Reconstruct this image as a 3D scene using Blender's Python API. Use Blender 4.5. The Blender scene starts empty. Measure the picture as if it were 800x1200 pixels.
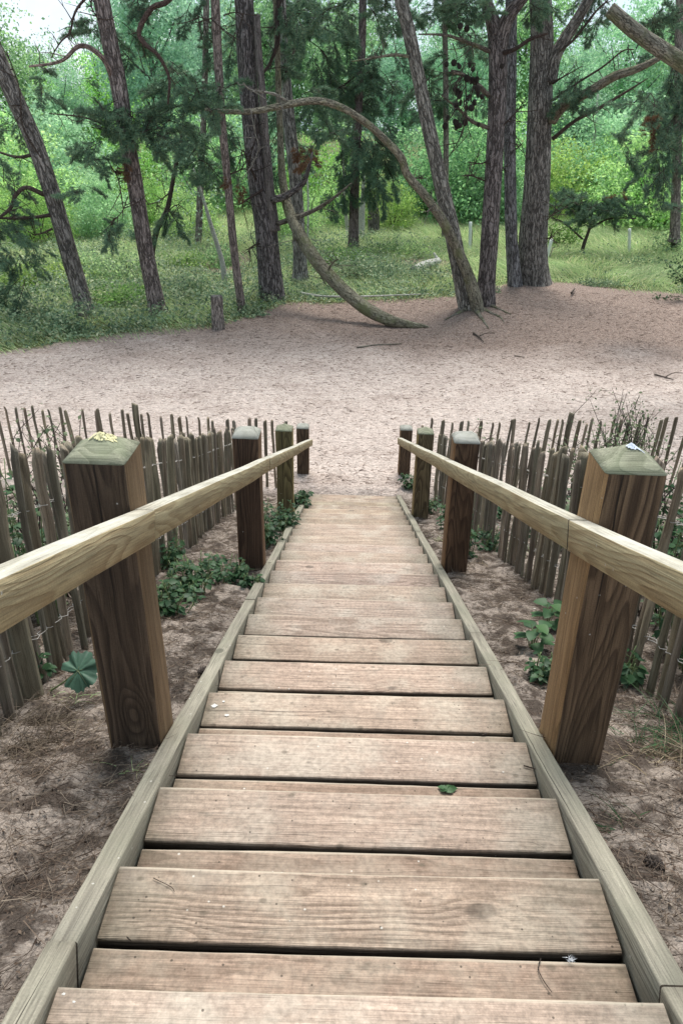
import bpy, math, random
import numpy as np
from mathutils import Vector, Matrix
rng = np.random.default_rng(11)
random.seed(5)
scene = bpy.context.scene
R = math.radians
COL = scene.collection

# ------------------------------------------------------------------ camera
CZ = 3.75
F_PX, PITCH, YAW, ROLL = 875.4, 0.4745, -0.0126, 0.0159
FW = np.array([math.sin(YAW)*math.cos(PITCH), math.cos(YAW)*math.cos(PITCH), -math.sin(PITCH)])
_r0 = np.array([math.cos(YAW), -math.sin(YAW), 0.0]); _u0 = np.cross(_r0, FW)
RT = _r0*math.cos(ROLL)+_u0*math.sin(ROLL)
UP = -_r0*math.sin(ROLL)+_u0*math.cos(ROLL)
CAM = np.array([0, 0, CZ])
cd = bpy.data.cameras.new('camera'); cam = bpy.data.objects.new('camera', cd); COL.objects.link(cam)
M = Matrix.Identity(4)
for i in range(3):
    M[i][0], M[i][1], M[i][2], M[i][3] = RT[i], UP[i], -FW[i], CAM[i]
cam.matrix_world = M
cd.sensor_fit = 'VERTICAL'; cd.sensor_height = 36; cd.lens = 36*F_PX/1200
cd.clip_start = 0.03; cd.clip_end = 2000
scene.camera = cam

def ray(px, py): return FW+(px-400)/F_PX*RT+(600-py)/F_PX*UP
def at(px, py, Y): d = ray(px, py); return CAM+d*(Y/d[1])
def ground_at(px, py, z=0.0): d = ray(px, py); return CAM+d*((z-CZ)/d[2])

# ------------------------------------------------------------------ numbers of the stair
GO, RI, H0, Y0, XC, WID = 0.30, 0.107, 1.2289, 0.7111, 0.0333, 0.9748
XL, XR = XC-WID/2-0.055, XC+WID/2+0.055
def nose(y): return CZ-H0-(y-Y0)/GO*RI
SLOPE = math.atan(RI/GO)

# ------------------------------------------------------------------ noise
def _h(ix, iy, s):
    n = (ix.astype(np.int64)*374761393+iy.astype(np.int64)*668265263+s*2147483647) & 0xFFFFFFFF
    n = ((n ^ (n >> 13))*1274126177) & 0xFFFFFFFF
    return ((n ^ (n >> 16)) & 0xFFFF)/65535.0
def vn(x, y, s=0):
    x = np.asarray(x, float); y = np.asarray(y, float)
    ix = np.floor(x); iy = np.floor(y); fx = x-ix; fy = y-iy
    fx = fx*fx*(3-2*fx); fy = fy*fy*(3-2*fy)
    a = _h(ix, iy, s); b = _h(ix+1, iy, s); c = _h(ix, iy+1, s); d = _h(ix+1, iy+1, s)
    return (a*(1-fx)+b*fx)*(1-fy)+(c*(1-fx)+d*fx)*fy
def fbm(x, y, s=0, o=4):
    t = 0; a = .5; f = 1
    for i in range(o):
        t = t+a*vn(x*f, y*f, s+i); a *= .5; f *= 2.03
    return t
def sst(a, b, x):
    t = np.clip((x-a)/(b-a), 0, 1); return t*t*(3-2*t)

# ------------------------------------------------------------------ terrain
GX = [-30, -9, -6.4, -4.5, -3, -2.5, -1.6, 0.1, 2.6, 3.6, 5, 6.2, 8.7, 12, 30]
GY = [12, 13.2, 13.3, 14.7, 15.5, 16.3, 18.2, 18.8, 18.9, 20.2, 21.5, 21.2, 20.3, 20.0, 19]
def grass_edge(x): return np.interp(x, GX, GY)+0.5*(fbm(np.asarray(x)*1.3, np.asarray(x)*0+3, 5)-.5)
def terrain(x, y, fine=True):
    x = np.asarray(x, float); y = np.asarray(y, float)
    sl = nose(np.maximum(y, -1.6))-0.045
    bank = .08*(fbm(x*.9, y*.9, 21)-.5)
    sl = sl+bank*sst(.7, 1.6, np.abs(x-XC))
    fl = .14*(fbm(x*.25, y*.25, 31, 3)-.45)*sst(9, 13, y)
    fl = fl+.16*np.exp(-((x-4.6)**2+(y-20.6)**2)/3.5)+.08*np.exp(-((x-2.9)**2+(y-17.8)**2)/2.0)+.06*np.exp(-((x+2)**2+(y-18.5)**2)/1.0)
    fl = fl+.35*sst(26, 60, y)
    k = .06
    z = np.where(y < 9.5, k*np.logaddexp(np.clip(sl/k, -60, 200), fl/k), fl)
    if fine:
        w = sst(22, 18, y)
        amp = np.where(y < 8.0, .030, .032)
        z = z+amp*w*(fbm(x*9, y*9, 41, 3)-.45)
        z = z+.045*w*(fbm(x*2.6, y*2.6, 47, 2)-.4)*sst(6, 9, y)
        lump = np.maximum(0, fbm(x*16, y*16, 51, 3)-.36)
        z = z+.11*lump*sst(8.5, 7, y)
    under = sst(.535, .50, np.abs(x-XC))*sst(8.0, 7.6, y)*sst(-3, -2.5, y)
    return z-under*.24

def build_np(name, verts, faces, mats, parent=None, loc=None, smooth=False, attrs=None, fmat=None, vcol=None):
    """verts (N,3); faces: list of (M,k) int arrays; fmat: list of material index (int or array) per face array"""
    me = bpy.data.meshes.new(name)
    verts = np.asarray(verts, np.float32)
    base = None
    if loc is not None: base = np.array(loc, np.float32)
    elif parent is not None: base = np.array(parent.location, np.float32)
    if base is not None: verts = verts-base
    me.vertices.add(len(verts)); me.vertices.foreach_set('co', verts.ravel())
    nl = sum(f.size for f in faces); nf = sum(len(f) for f in faces)
    me.loops.add(nl); me.polygons.add(nf)
    me.loops.foreach_set('vertex_index', np.concatenate([f.ravel() for f in faces]).astype(np.int32))
    tot = np.concatenate([np.full(len(f), f.shape[1], np.int32) for f in faces])
    st = np.concatenate([[0], np.cumsum(tot)[:-1]]).astype(np.int32)
    me.polygons.foreach_set('loop_start', st); me.polygons.foreach_set('loop_total', tot)
    if fmat is not None:
        mi = np.concatenate([np.full(len(f), m, np.int32) if np.isscalar(m) else np.asarray(m, np.int32) for f, m in zip(faces, fmat)])
        me.polygons.foreach_set('material_index', mi)
    if smooth: me.polygons.foreach_set('use_smooth', np.ones(nf, bool))
    me.update(calc_edges=True)
    if attrs:
        for k, v in attrs.items():
            v = np.asarray(v, np.float32)
            if v.ndim == 1:
                a = me.attributes.new(k, 'FLOAT', 'POINT'); a.data.foreach_set('value', v)
            else:
                a = me.attributes.new(k, 'FLOAT_VECTOR', 'POINT'); a.data.foreach_set('vector', v.ravel())
    for m in (mats if isinstance(mats, (list, tuple)) else [mats]): me.materials.append(m)
    o = bpy.data.objects.new(name, me); COL.objects.link(o)
    if parent is not None: o.parent = parent
    elif loc is not None: o.location = loc
    return o

def tag(o, label=None, cat=None, group=None, kind=None):
    if label: o['label'] = label
    if cat: o['category'] = cat
    if group: o['group'] = group
    if kind: o['kind'] = kind
    return o
def thing(name, loc, label, cat, group=None):
    o = bpy.data.objects.new(name, None); COL.objects.link(o); o.location = loc
    o.empty_display_size = .2
    return tag(o, label, cat, group)

class MB:
    """collects pieces of one mesh"""
    def __init__(s): s.v = []; s.f = []; s.m = []; s.n = 0; s.bc = []
    def add(s, v, faces, m=0, bc=None):
        v = np.asarray(v, float)
        for f in (faces if isinstance(faces, list) else [faces]):
            s.f.append(np.asarray(f, np.int64)+s.n); s.m.append(m)
        s.v.append(v); s.n += len(v); s.bc.append(np.zeros_like(v) if bc is None else bc)
    def build(s, name, mats, parent=None, loc=None, smooth=False):
        return build_np(name, np.concatenate(s.v), s.f, mats, parent, loc, smooth, {'bc': np.concatenate(s.bc)}, s.m)

def spline(P, n):
    P = np.asarray(P, float)
    if len(P) < 3:
        t = np.linspace(0, 1, n)[:, None]; return P[0]*(1-t)+P[-1]*t
    Q = np.vstack([2*P[0]-P[1], P, 2*P[-1]-P[-2]]); k = len(P)-1
    t = np.linspace(0, k-1e-6, n); i = t.astype(int); u = (t-i)[:, None]
    a, b, c, d = Q[i], Q[i+1], Q[i+2], Q[i+3]
    return .5*((2*b)+(-a+c)*u+(2*a-5*b+4*c-d)*u**2+(-a+3*b-3*c+d)*u**3)
def tube(mb, P, rad, n=12, seg=12, m=0, rough=0.0, flare=0.0, seed=0):
    P = np.asarray(P, float)
    rad = np.interp(np.linspace(0, 1, n), np.linspace(0, 1, len(rad)), rad) if len(rad) != n else np.asarray(rad, float)
    C = spline(P, n)
    T = np.gradient(C, axis=0); T /= np.linalg.norm(T, axis=1)[:, None]+1e-9
    U = np.zeros_like(C); ref = np.array([1., 0, 0]) if abs(T[0][0]) < .8 else np.array([0, 1., 0])
    u = ref-T[0]*(ref@T[0]); u /= np.linalg.norm(u)
    for i in range(n):
        u = u-T[i]*(u@T[i]); u /= np.linalg.norm(u); U[i] = u
    V = np.cross(T, U)
    a = np.linspace(0, 2*math.pi, seg, endpoint=False)
    L = np.concatenate([[0], np.cumsum(np.linalg.norm(np.diff(C, axis=0), axis=1))])
    rr = rad[:, None]*np.ones(seg)
    if rough:
        A, LL = np.meshgrid(a, L)
        rr = rr*(1+rough*(fbm(A*2.2+seed, LL*.9/max(rad[0], .05)*.3, seed, 3)-.45)*2)
    if flare:
        A, LL = np.meshgrid(a, L)
        rr = rr*(1+flare*np.exp(-LL/(rad[0]*1.3))*(.6+.7*np.maximum(0, np.sin(A*4+seed))))
    W = C[:, None, :]+rr[..., None]*(np.cos(a)[None, :, None]*U[:, None, :]+np.sin(a)[None, :, None]*V[:, None, :])
    bc = np.stack([np.cos(a)[None]*rad[:, None], np.sin(a)[None]*rad[:, None], L[:, None]*np.ones(seg)+seed*3.7], -1).reshape(-1, 3)
    idx = np.arange(n*seg).reshape(n, seg)
    q = np.stack([idx[:-1], np.roll(idx, -1, 1)[:-1], np.roll(idx, -1, 1)[1:], idx[1:]], -1).reshape(-1, 4)
    v = W.reshape(-1, 3)
    v = np.vstack([v, C[0], C[-1]]); bc = np.vstack([bc, [[0, 0, 0], [0, 0, L[-1]]]])
    j = np.arange(seg)
    c0 = np.stack([np.full(seg, n*seg), (j+1) % seg, j], -1)
    c1 = np.stack([np.full(seg, n*seg+1), (n-1)*seg+j, (n-1)*seg+(j+1) % seg], -1)
    mb.add(v, [q, c0, c1], m, bc)

def unit(v): return v/(np.linalg.norm(v, axis=-1, keepdims=True)+1e-9)
def rdir(n): return unit(rng.normal(size=(n, 3)))

# ------------------------------------------------------------------ materials
class NT:
    def __init__(s, name):
        s.m = bpy.data.materials.new(name); s.m.use_nodes = True; s.t = s.m.node_tree; s.t.nodes.clear()
    def n(s, t, ins=None, **kw):
        nd = s.t.nodes.new(t)
        for k, v in kw.items(): setattr(nd, k, v)
        for k, v in (ins or {}).items():
            if isinstance(v, bpy.types.NodeSocket): s.t.links.new(v, nd.inputs[k])
            else: nd.inputs[k].default_value = v
        return nd
    def math(s, op, a, b=0.0, c=0.0, clamp=False):
        return s.n('ShaderNodeMath', {0: a, 1: b, 2: c}, operation=op, use_clamp=clamp).outputs[0]
    def vmul(s, a, b): return s.n('ShaderNodeVectorMath', {0: a, 1: b}, operation='MULTIPLY').outputs[0]
    def vadd(s, a, b): return s.n('ShaderNodeVectorMath', {0: a, 1: b}, operation='ADD').outputs[0]
    def noise(s, v, scale, detail=3, rough=.5, dist=0.0, col=False):
        nd = s.n('ShaderNodeTexNoise', {'Vector': v, 'Scale': scale, 'Detail': detail, 'Roughness': rough, 'Distortion': dist})
        return nd.outputs['Color' if col else 'Fac']
    def map(s, x, a, b, c=0.0, d=1.0, smooth=True):
        return s.n('ShaderNodeMapRange', {0: x, 1: a, 2: b, 3: c, 4: d}, interpolation_type='SMOOTHSTEP' if smooth else 'LINEAR').outputs[0]
    def mix(s, f, a, b, mode='MIX'):
        def c(v): return v if isinstance(v, bpy.types.NodeSocket) else (v[0], v[1], v[2], 1.0)
        nd = s.n('ShaderNodeMix', data_type='RGBA', blend_type=mode)
        for k, v in ((0, f), (6, c(a)), (7, c(b))):
            if isinstance(v, bpy.types.NodeSocket): s.t.links.new(v, nd.inputs[k])
            else: nd.inputs[k].default_value = v
        return nd.outputs[2]
    def scale(s, col, f):  # colour times scalar socket
        return s.n('ShaderNodeVectorMath', {0: col, 3: f}, operation='SCALE').outputs[0]
    def out(s, col, rough=.85, bump=None, bstr=.5, bdist=.01, spec=.3, transl=0.0, tcol=None, sheen=0):
        nrm = None
        if bump is not None: nrm = s.n('ShaderNodeBump', {'Height': bump, 'Strength': bstr, 'Distance': bdist}).outputs[0]
        p = s.n('ShaderNodeBsdfPrincipled', {'Roughness': rough, 'Specular IOR Level': spec})
        if isinstance(col, bpy.types.NodeSocket): s.t.links.new(col, p.inputs['Base Color'])
        else: p.inputs['Base Color'].default_value = (*col, 1)
        if nrm is not None: s.t.links.new(nrm, p.inputs['Normal'])
        sh = p.outputs[0]
        if transl:
            t = s.n('ShaderNodeBsdfTranslucent')
            tc = tcol if tcol is not None else col
            if isinstance(tc, bpy.types.NodeSocket): s.t.links.new(tc, t.inputs['Color'])
            else: t.inputs['Color'].default_value = (*tc, 1)
            sh = s.n('ShaderNodeMixShader', {0: transl, 1: sh, 2: t.outputs[0]}).outputs[0]
        o = s.n('ShaderNodeOutputMaterial'); s.t.links.new(sh, o.inputs['Surface'])
        return s.m

def wood(name, light, dark, axis='X', ring=10., acr=6., along=.55, late=.75, rough=.8, tread=False, knot_t=.72, fib=.35,
         grey=None, green=None, greenamt=.5, bstr=.5, objcol=False, crackamt=.8, topgreen=None, dirt=None):
    t = NT(name)
    tc = t.n('ShaderNodeTexCoord').outputs['Object']
    oi = t.n('ShaderNodeObjectInfo')
    rv = t.n('ShaderNodeCombineXYZ', {0: t.math('MULTIPLY', oi.outputs['Random'], 71.3), 1: t.math('MULTIPLY', oi.outputs['Random'], 37.7), 2: t.math('MULTIPLY', oi.outputs['Random'], 53.1)}).outputs[0]
    P = t.vadd(tc, rv)
    def ax(a, b): return {'X': (a, b, b), 'Z': (b, b, a)}[axis]
    wob = t.noise(P, 3.0, 2, .5, 0, True)
    Pw = t.vadd(P, t.vmul(wob, (.03, .03, .03)))
    f = t.noise(t.vmul(Pw, ax(along, acr)), 1.0, 1.5, .45)
    vo = t.n('ShaderNodeTexVoronoi', {'Vector': t.vmul(P, ax(3.4, 6.5)), 'Scale': 1.0, 'Randomness': 1.0})
    act = t.math('GREATER_THAN', t.n('ShaderNodeSeparateColor', {0: vo.outputs['Color']}).outputs[0], knot_t)
    kd = vo.outputs['Distance']
    kin = t.math('MULTIPLY', t.map(kd, .42, 0, 0, 1), act)
    f2 = t.math('ADD', f, t.math('MULTIPLY', kin, .10))
    fr_ = t.math('FRACT', t.math('MULTIPLY', f2, ring))
    rings = t.math('MULTIPLY', t.math('POWER', t.map(fr_, .05, .86), 1.6), t.map(fr_, .99, .88))
    fibre = t.noise(t.vmul(P, ax(5, 190)), 1.0, 3, .6)
    fib2 = t.noise(t.vmul(P, ax(1.6, 34)), 1.0, 3, .55)
    tone = t.noise(P, 2.3, 4, .6)
    amt = t.math('MULTIPLY', rings, t.math('MULTIPLY', t.map(tone, .3, .7, .55, 1.0), late if not tread else t.map(t.math('FRACT', t.math('MULTIPLY', oi.outputs['Random'], 63.7)), .2, .9, .30, 1.0)))
    col = t.mix(amt, light, dark)
    col = t.mix(t.math('MULTIPLY', t.map(fib2, .35, .7), fib), col, dark)
    col = t.scale(col, t.map(fibre, .28, .72, .72, 1.20, False))
    hair = t.noise(t.vmul(P, ax(7, 330)), 1.0, 2, .6)
    col = t.mix(t.math('MULTIPLY', t.map(hair, .585, .64), .36 if tread else .5), col, tuple(c*.45 for c in dark))
    col = t.scale(col, t.map(t.noise(P, 260, 2, .6), .3, .7, .86, 1.12, False))
    col = t.scale(col, t.map(tone, .25, .75, .80, 1.16, False))
    core = t.math('MULTIPLY', t.map(kd, .125, .085, 0, 1), act)
    col = t.mix(t.math('MULTIPLY', core, .9), col, tuple(c*.30 for c in light))
    so_ = t.n('ShaderNodeSeparateXYZ', {0: tc})
    along_s, cross_s = (so_.outputs[0], so_.outputs[1]) if axis == 'X' else (so_.outputs[2], so_.outputs[0])
    r1 = t.math('FRACT', t.math('MULTIPLY', oi.outputs['Random'], 17.31)); r2 = t.math('FRACT', t.math('MULTIPLY', oi.outputs['Random'], 41.77)); r3 = t.math('FRACT', t.math('MULTIPLY', oi.outputs['Random'], 91.13))
    wv = t.math('MULTIPLY', t.math('SUBTRACT', t.noise(t.vmul(P, ax(2.2, .01)), 1.0, 3, .6), .5), .030)
    dd = t.math('ABSOLUTE', t.math('SUBTRACT', t.math('ADD', cross_s, wv), t.math('MULTIPLY', t.math('SUBTRACT', r1, .5), .10)))
    span = t.map(t.math('ABSOLUTE', t.math('SUBTRACT', t.math('ADD', along_s, 0.0 if axis == 'X' else -.95), t.math('MULTIPLY', t.math('SUBTRACT', r2, .5), .9 if axis == 'X' else .3))), .14, .34, 1, 0)
    wid = t.math('MULTIPLY', span, .0011 if axis == 'X' else .0022)
    crm = t.math('MULTIPLY', t.math('LESS_THAN', dd, wid), t.math('GREATER_THAN', r3, 1.0-crackamt))
    if grey:
        g = t.map(t.noise(P, 5.0, 5, .65), .42, .68, 0, .75)
        col = t.mix(g, col, grey)
    if objcol: col = t.mix(1.0, col, oi.outputs['Color'], 'MULTIPLY')
    if tread:
        sx = t.n('ShaderNodeSeparateXYZ', {0: tc})
        e = t.map(t.math('ABSOLUTE', sx.outputs[0]), .25, .49, 0, 1)
        e = t.math('MULTIPLY', e, t.map(t.noise(P, 7, 4, .65), .30, .62, .25, 1))
        col = t.mix(t.math('MULTIPLY', e, .52), col, (.17, .155, .115))
        d2 = t.map(t.noise(t.vmul(P, (1, 2.2, 1)), 9.0, 5, .7), .60, .74, 0, .55)
        col = t.mix(d2, col, (.13, .115, .09))
        fs = t.noise(P, 75, 4, .7); col = t.scale(col, t.map(fs, .28, .62, .66, 1.10, False))
        v4 = t.n('ShaderNodeTexVoronoi', {'Vector': P, 'Scale': 75.0}); v4r = t.n('ShaderNodeSeparateColor', {0: v4.outputs['Color']})
        dm = t.math('MULTIPLY', t.map(v4.outputs['Distance'], .22, .14, 0, 1), t.math('GREATER_THAN', v4r.outputs[0], .93)); col = t.mix(t.math('MULTIPLY', dm, .8), col, (.05, .04, .03))
        st = t.noise(P, 3.1, 4, .7); col = t.mix(t.map(st, .55, .72, 0, .5), col, (.21, .175, .145))
        v2 = t.n('ShaderNodeTexVoronoi', {'Vector': t.vmul(P, (1, 1.5, 1)), 'Scale': 19.0})
        sp = t.math('MULTIPLY', t.map(v2.outputs['Distance'], .22, .10, 0, 1), t.math('GREATER_THAN', t.n('ShaderNodeSeparateColor', {0: v2.outputs['Color']}).outputs[1], .80))
        col = t.mix(t.math('MULTIPLY', sp, .55), col, (.09, .075, .055))
        edge = t.map(sx.outputs[1], .0685, .0745, 0, .55)
        col = t.mix(edge, col, (.50, .44, .35))
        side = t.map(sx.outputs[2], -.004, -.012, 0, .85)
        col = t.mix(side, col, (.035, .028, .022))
    if green:
        gm = t.math('MULTIPLY', t.map(t.noise(P, 4.2, 5, .65), .38, .66, 0, 1), greenamt)
        col = t.mix(gm, col, green)
    v3 = t.n('ShaderNodeTexVoronoi', {'Vector': P, 'Scale': 34.0})
    wsp = t.math('MULTIPLY', t.map(v3.outputs['Distance'], .12, .07, 0, 1), t.math('GREATER_THAN', t.n('ShaderNodeSeparateColor', {0: v3.outputs['Color']}).outputs[2], .93))
    col = t.mix(t.math('MULTIPLY', wsp, .7), col, (.55, .53, .48))
    col = t.mix(t.math('MULTIPLY', crm, .85), col, (.02, .015, .012))
    h = t.math('ADD', t.math('MULTIPLY', fibre, .5), t.math('MULTIPLY', rings, -.35))
    h = t.math('ADD', h, t.math('MULTIPLY', crm, -1.5))
    h = t.math('ADD', h, t.math('MULTIPLY', fib2, .5)); h = t.math('ADD', h, t.math('MULTIPLY', hair, .8))
    return t.out(col, rough, h, bstr, .004, .25)

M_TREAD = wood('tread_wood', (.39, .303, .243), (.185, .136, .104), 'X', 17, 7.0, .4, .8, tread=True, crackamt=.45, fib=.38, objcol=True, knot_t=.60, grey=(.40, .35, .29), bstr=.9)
M_STRING = wood('stringer_wood', (.31, .285, .225), (.17, .15, .12), 'X', 8, 9, .4, .5, green=(.20, .20, .145), greenamt=.4, knot_t=.85, crackamt=.4)
M_RAIL = wood('rail_wood', (.475, .39, .235), (.27, .19, .10), 'X', 24, 7, .45, .8, fib=.28, crackamt=0, knot_t=.60, green=(.38, .345, .21), greenamt=.25)
M_RAILTOP = wood('rail_weathered_wood', (.46, .435, .36), (.25, .23, .18), 'X', 22, 8, .3, .6, fib=.5, crackamt=.0, knot_t=.8, bstr=.8, grey=(.46, .45, .40))
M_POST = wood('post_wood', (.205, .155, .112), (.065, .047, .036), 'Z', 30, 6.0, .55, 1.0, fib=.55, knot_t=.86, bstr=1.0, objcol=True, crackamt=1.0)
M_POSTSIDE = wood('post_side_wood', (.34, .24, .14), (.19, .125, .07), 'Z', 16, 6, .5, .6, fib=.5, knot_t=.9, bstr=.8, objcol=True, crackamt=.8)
M_CAP = wood('post_cap_wood', (.24, .24, .175), (.13, .135, .09), 'X', 9, 9, 7.0, .8, green=(.15, .18, .105), greenamt=.5, knot_t=.97, crackamt=0, objcol=True)
M_CAPSTONE = wood('post_cap_weathered', (.30, .30, .26), (.13, .13, .11), 'X', 4, 8, 5.0, .7, grey=(.34, .34, .31), knot_t=.95, crackamt=.9)
M_PALE = wood('paling_wood', (.35, .30, .225), (.12, .098, .073), 'Z', 7, 14, .8, .8, fib=.9, knot_t=.9, green=(.16, .155, .11), greenamt=.35, objcol=True, bstr=1.0, crackamt=0)
M_ENDSHADE = wood('end_grain_shade', (.06, .048, .035), (.03, .025, .02), 'X', 8, 7, .5, .6, crackamt=0)  # board ends coloured dark to stand for the shadow line in the joints
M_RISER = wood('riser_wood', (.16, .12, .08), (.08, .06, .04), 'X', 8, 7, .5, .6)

def mat_ground():
    t = NT('ground_soil')
    P = t.n('ShaderNodeTexCoord').outputs['Object']
    at_ = t.n('ShaderNodeAttribute', attribute_name='mk').outputs['Vector']
    sp = t.n('ShaderNodeSeparateXYZ', {0: at_})
    soil, lit, grs = sp.outputs[0], sp.outputs[1], sp.outputs[2]
    n1 = t.noise(P, 1.1, 5, .6); n2 = t.noise(P, 9, 5, .65); n3 = t.noise(t.vmul(P, (.55, 1, 1)), 55, 4, .7); n4 = t.noise(P, 170, 3, .6)
    n5 = t.noise(t.vmul(P, (.5, 1.1, 1)), 22, 4, .7)
    sand = t.mix(t.map(n1, .3, .7), (.55, .46, .41), (.63, .54, .485))
    sand = t.scale(sand, t.map(n3, .30, .66, .56, 1.18, False))
    sand = t.scale(sand, t.map(n5, .32, .66, .66, 1.15, False))
    sand = t.scale(sand, t.map(n4, .2, .8, .82, 1.14, False))
    sand = t.mix(t.map(t.noise(t.vmul(P, (.5, 1, 1)), 34, 3, .75), .56, .66, 0, .7), sand, (.22, .165, .14))
    ln = t.mix(t.map(n3, .38, .64), (.125, .085, .068), (.38, .30, .255))
    ln = t.scale(ln, t.map(n2, .3, .7, .75, 1.2, False))
    lm = t.math('MULTIPLY', lit, t.map(n2, .25, .55, .7, 1)); lm = t.math('MAXIMUM', lm, t.math('MULTIPLY', t.map(t.noise(t.vmul(P, (.45, 1.2, 1)), 1.6, 5, .65), .50, .66), .34))
    col = t.mix(lm, sand, ln)
    so = t.mix(t.map(n2, .42, .59), (.095, .076, .063), (.345, .292, .250))
    so = t.scale(so, t.map(n4, .2, .8, .6, 1.3, False))
    so = t.mix(t.map(n3, .52, .66, 0, .7), so, (.07, .052, .042))
    col = t.mix(soil, col, so)
    gs = t.mix(t.map(n2, .35, .65), (.065, .085, .030), (.12, .14, .055))
    col = t.mix(grs, col, gs)
    h = t.math('ADD', t.math('MULTIPLY', n3, .8), t.math('ADD', t.math('MULTIPLY', n4, .3), t.math('MULTIPLY', n5, 1.2)))
    return t.out(col, .95, h, .9, .03, .1)
M_GROUND = mat_ground()

def bark(name, light, dark, scale=1.0, moss=None, stretch=.28, fiss=1.0):
    t = NT(name)
    a = t.n('ShaderNodeAttribute', attribute_name='bc').outputs['Vector']
    oi = t.n('ShaderNodeObjectInfo')
    P = t.vadd(a, t.vmul(t.noise(a, 6*scale, 3, .6, 0, True), (.07, .07, .10)))
    v = t.noise(t.vmul(P, (1, 1, stretch*.62)), 15*scale, 3, .55)
    v = t.math('MULTIPLY', t.math('ABSOLUTE', t.math('SUBTRACT', v, .5)), 2.0)
    vb = t.n('ShaderNodeTexVoronoi', {'Vector': t.vmul(P, (1, 1, stretch)), 'Scale': 15*scale}, feature='DISTANCE_TO_EDGE').outputs['Distance']
    fine = t.noise(t.vmul(P, (1, 1, .4)), 55*scale, 4, .7)
    big = t.noise(P, 1.5, 4, .6)
    e = t.math('MULTIPLY', t.map(v, .0, .16*fiss), t.map(vb, -.05, .13, .35, 1))
    col = t.mix(e, dark, light)
    col = t.scale(col, t.map(fine, .25, .75, .7, 1.25, False))
    col = t.scale(col, t.map(big, .25, .75, .75, 1.2, False))
    if moss: col = t.mix(t.map(t.noise(P, 2.2, 4, .65), .48, .66, 0, .8), col, moss)
    col = t.mix(1.0, col, oi.outputs['Color'], 'MULTIPLY')
    h = t.math('ADD', t.math('MULTIPLY', e, 1.0), t.math('MULTIPLY', fine, .4))
    return t.out(col, .9, h, 1.0, .035*fiss, .15)
M_BARK = bark('pine_bark', (.29, .275, .255), (.080, .074, .069), 1.0)
M_BARKRED = bark('upper_pine_bark', (.32, .275, .245), (.115, .098, .088), 1.3, fiss=.7)
M_BARKMOSS = bark('mossy_bark', (.25, .232, .185), (.08, .072, .058), 1.6, moss=(.15, .165, .085), fiss=.5)
M_BARKGREY = bark('grey_dead_wood', (.30, .28, .25), (.13, .12, .11), 2.0, stretch=.1, fiss=.5)
M_TWIG = bark('twig_bark', (.12, .095, .08), (.05, .04, .035), 3, fiss=.4)
M_BIRCH = bark('birch_bark', (.55, .55, .50), (.30, .29, .26), .8, stretch=1.8, fiss=.3)

def foliage(name, cols, transl=.35, rough=.6, spec=.25):
    t = NT(name)
    g = t.n('ShaderNodeNewGeometry'); oi = t.n('ShaderNodeObjectInfo')
    r = t.n('ShaderNodeValToRGB', {0: g.outputs['Random Per Island']})
    cr = r.color_ramp
    cr.elements[0].position = 0; cr.elements[0].color = (*cols[0], 1); cr.elements[1].position = 1; cr.elements[1].color = (*cols[-1], 1)
    for i, c in enumerate(cols[1:-1]):
        e = cr.elements.new((i+1)/(len(cols)-1)); e.color = (*c, 1)
    col = t.mix(1.0, r.outputs[0], oi.outputs['Color'], 'MULTIPLY')
    big = t.noise(t.n('ShaderNodeTexCoord').outputs['Object'], 1.1, 2)
    col = t.scale(col, t.map(big, .3, .7, .72, 1.3, False))
    tr = t.scale(col, 1.35) if False else t.mix(.0, col, (0, 0, 0))
    return t.out(col, rough, None, spec=spec, transl=transl)
M_NEEDLE = foliage('pine_needles', [(0.067, 0.137, 0.098), (0.105, 0.198, 0.128), (0.153, 0.256, 0.152), (0.22, 0.284, 0.143)], .15, .55)
M_NEEDLEDRY = foliage('dry_pine_needles', [(.13, .065, .035), (.22, .11, .055), (.11, .08, .05)], .15)
M_LEAF = foliage('broad_leaves', [(0.124, 0.203, 0.103), (0.239, 0.372, 0.178), (0.393, 0.559, 0.264), (0.58, 0.741, 0.325)], .45)
M_LEAFY = foliage('yellow_green_leaves', [(0.145, 0.222, 0.074), (0.27, 0.398, 0.113), (0.432, 0.558, 0.159)], .45)
M_WILLOW = foliage('pale_leaves', [(0.196, 0.31, 0.223), (0.322, 0.474, 0.338), (0.484, 0.64, 0.437)], .45)
M_PLANT = foliage('fresh_plant_leaves', [(0.03, 0.072, 0.032), (0.045, 0.106, 0.043), (0.07, 0.145, 0.054)], .3, .5)
M_PLANTPALE = foliage('pale_climber_leaves', [(.11, .16, .085), (.17, .22, .12), (.24, .27, .16)], .3)
M_GRASS = foliage('meadow_grass', [(0.205, 0.323, 0.143), (0.338, 0.485, 0.224), (0.497, 0.628, 0.302), (0.764, 0.725, 0.46)], .4)
M_COVER = foliage('ground_cover_leaves', [(0.085, 0.141, 0.088), (0.158, 0.247, 0.141), (0.27, 0.369, 0.217), (0.466, 0.497, 0.316)], .35)
M_DRYDARK = foliage('matted_dead_grass', [(.05, .037, .026), (.09, .068, .048), (.15, .12, .085)], .15)
M_DRYGRASS = foliage('dry_grass', [(.10, .075, .045), (.16, .12, .075), (.24, .19, .12), (.33, .28, .19)], .2)
M_LITTER = foliage('needle_litter', [(.045, .03, .022), (.085, .058, .042), (.13, .095, .07), (.21, .17, .13), (.05, .035, .028)], 0.0, .9)
M_LITTERSAND = foliage('sand_litter', [(.10, .07, .055), (.17, .12, .095), (.36, .28, .23), (.20, .15, .12)], 0.0, .9)

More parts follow.
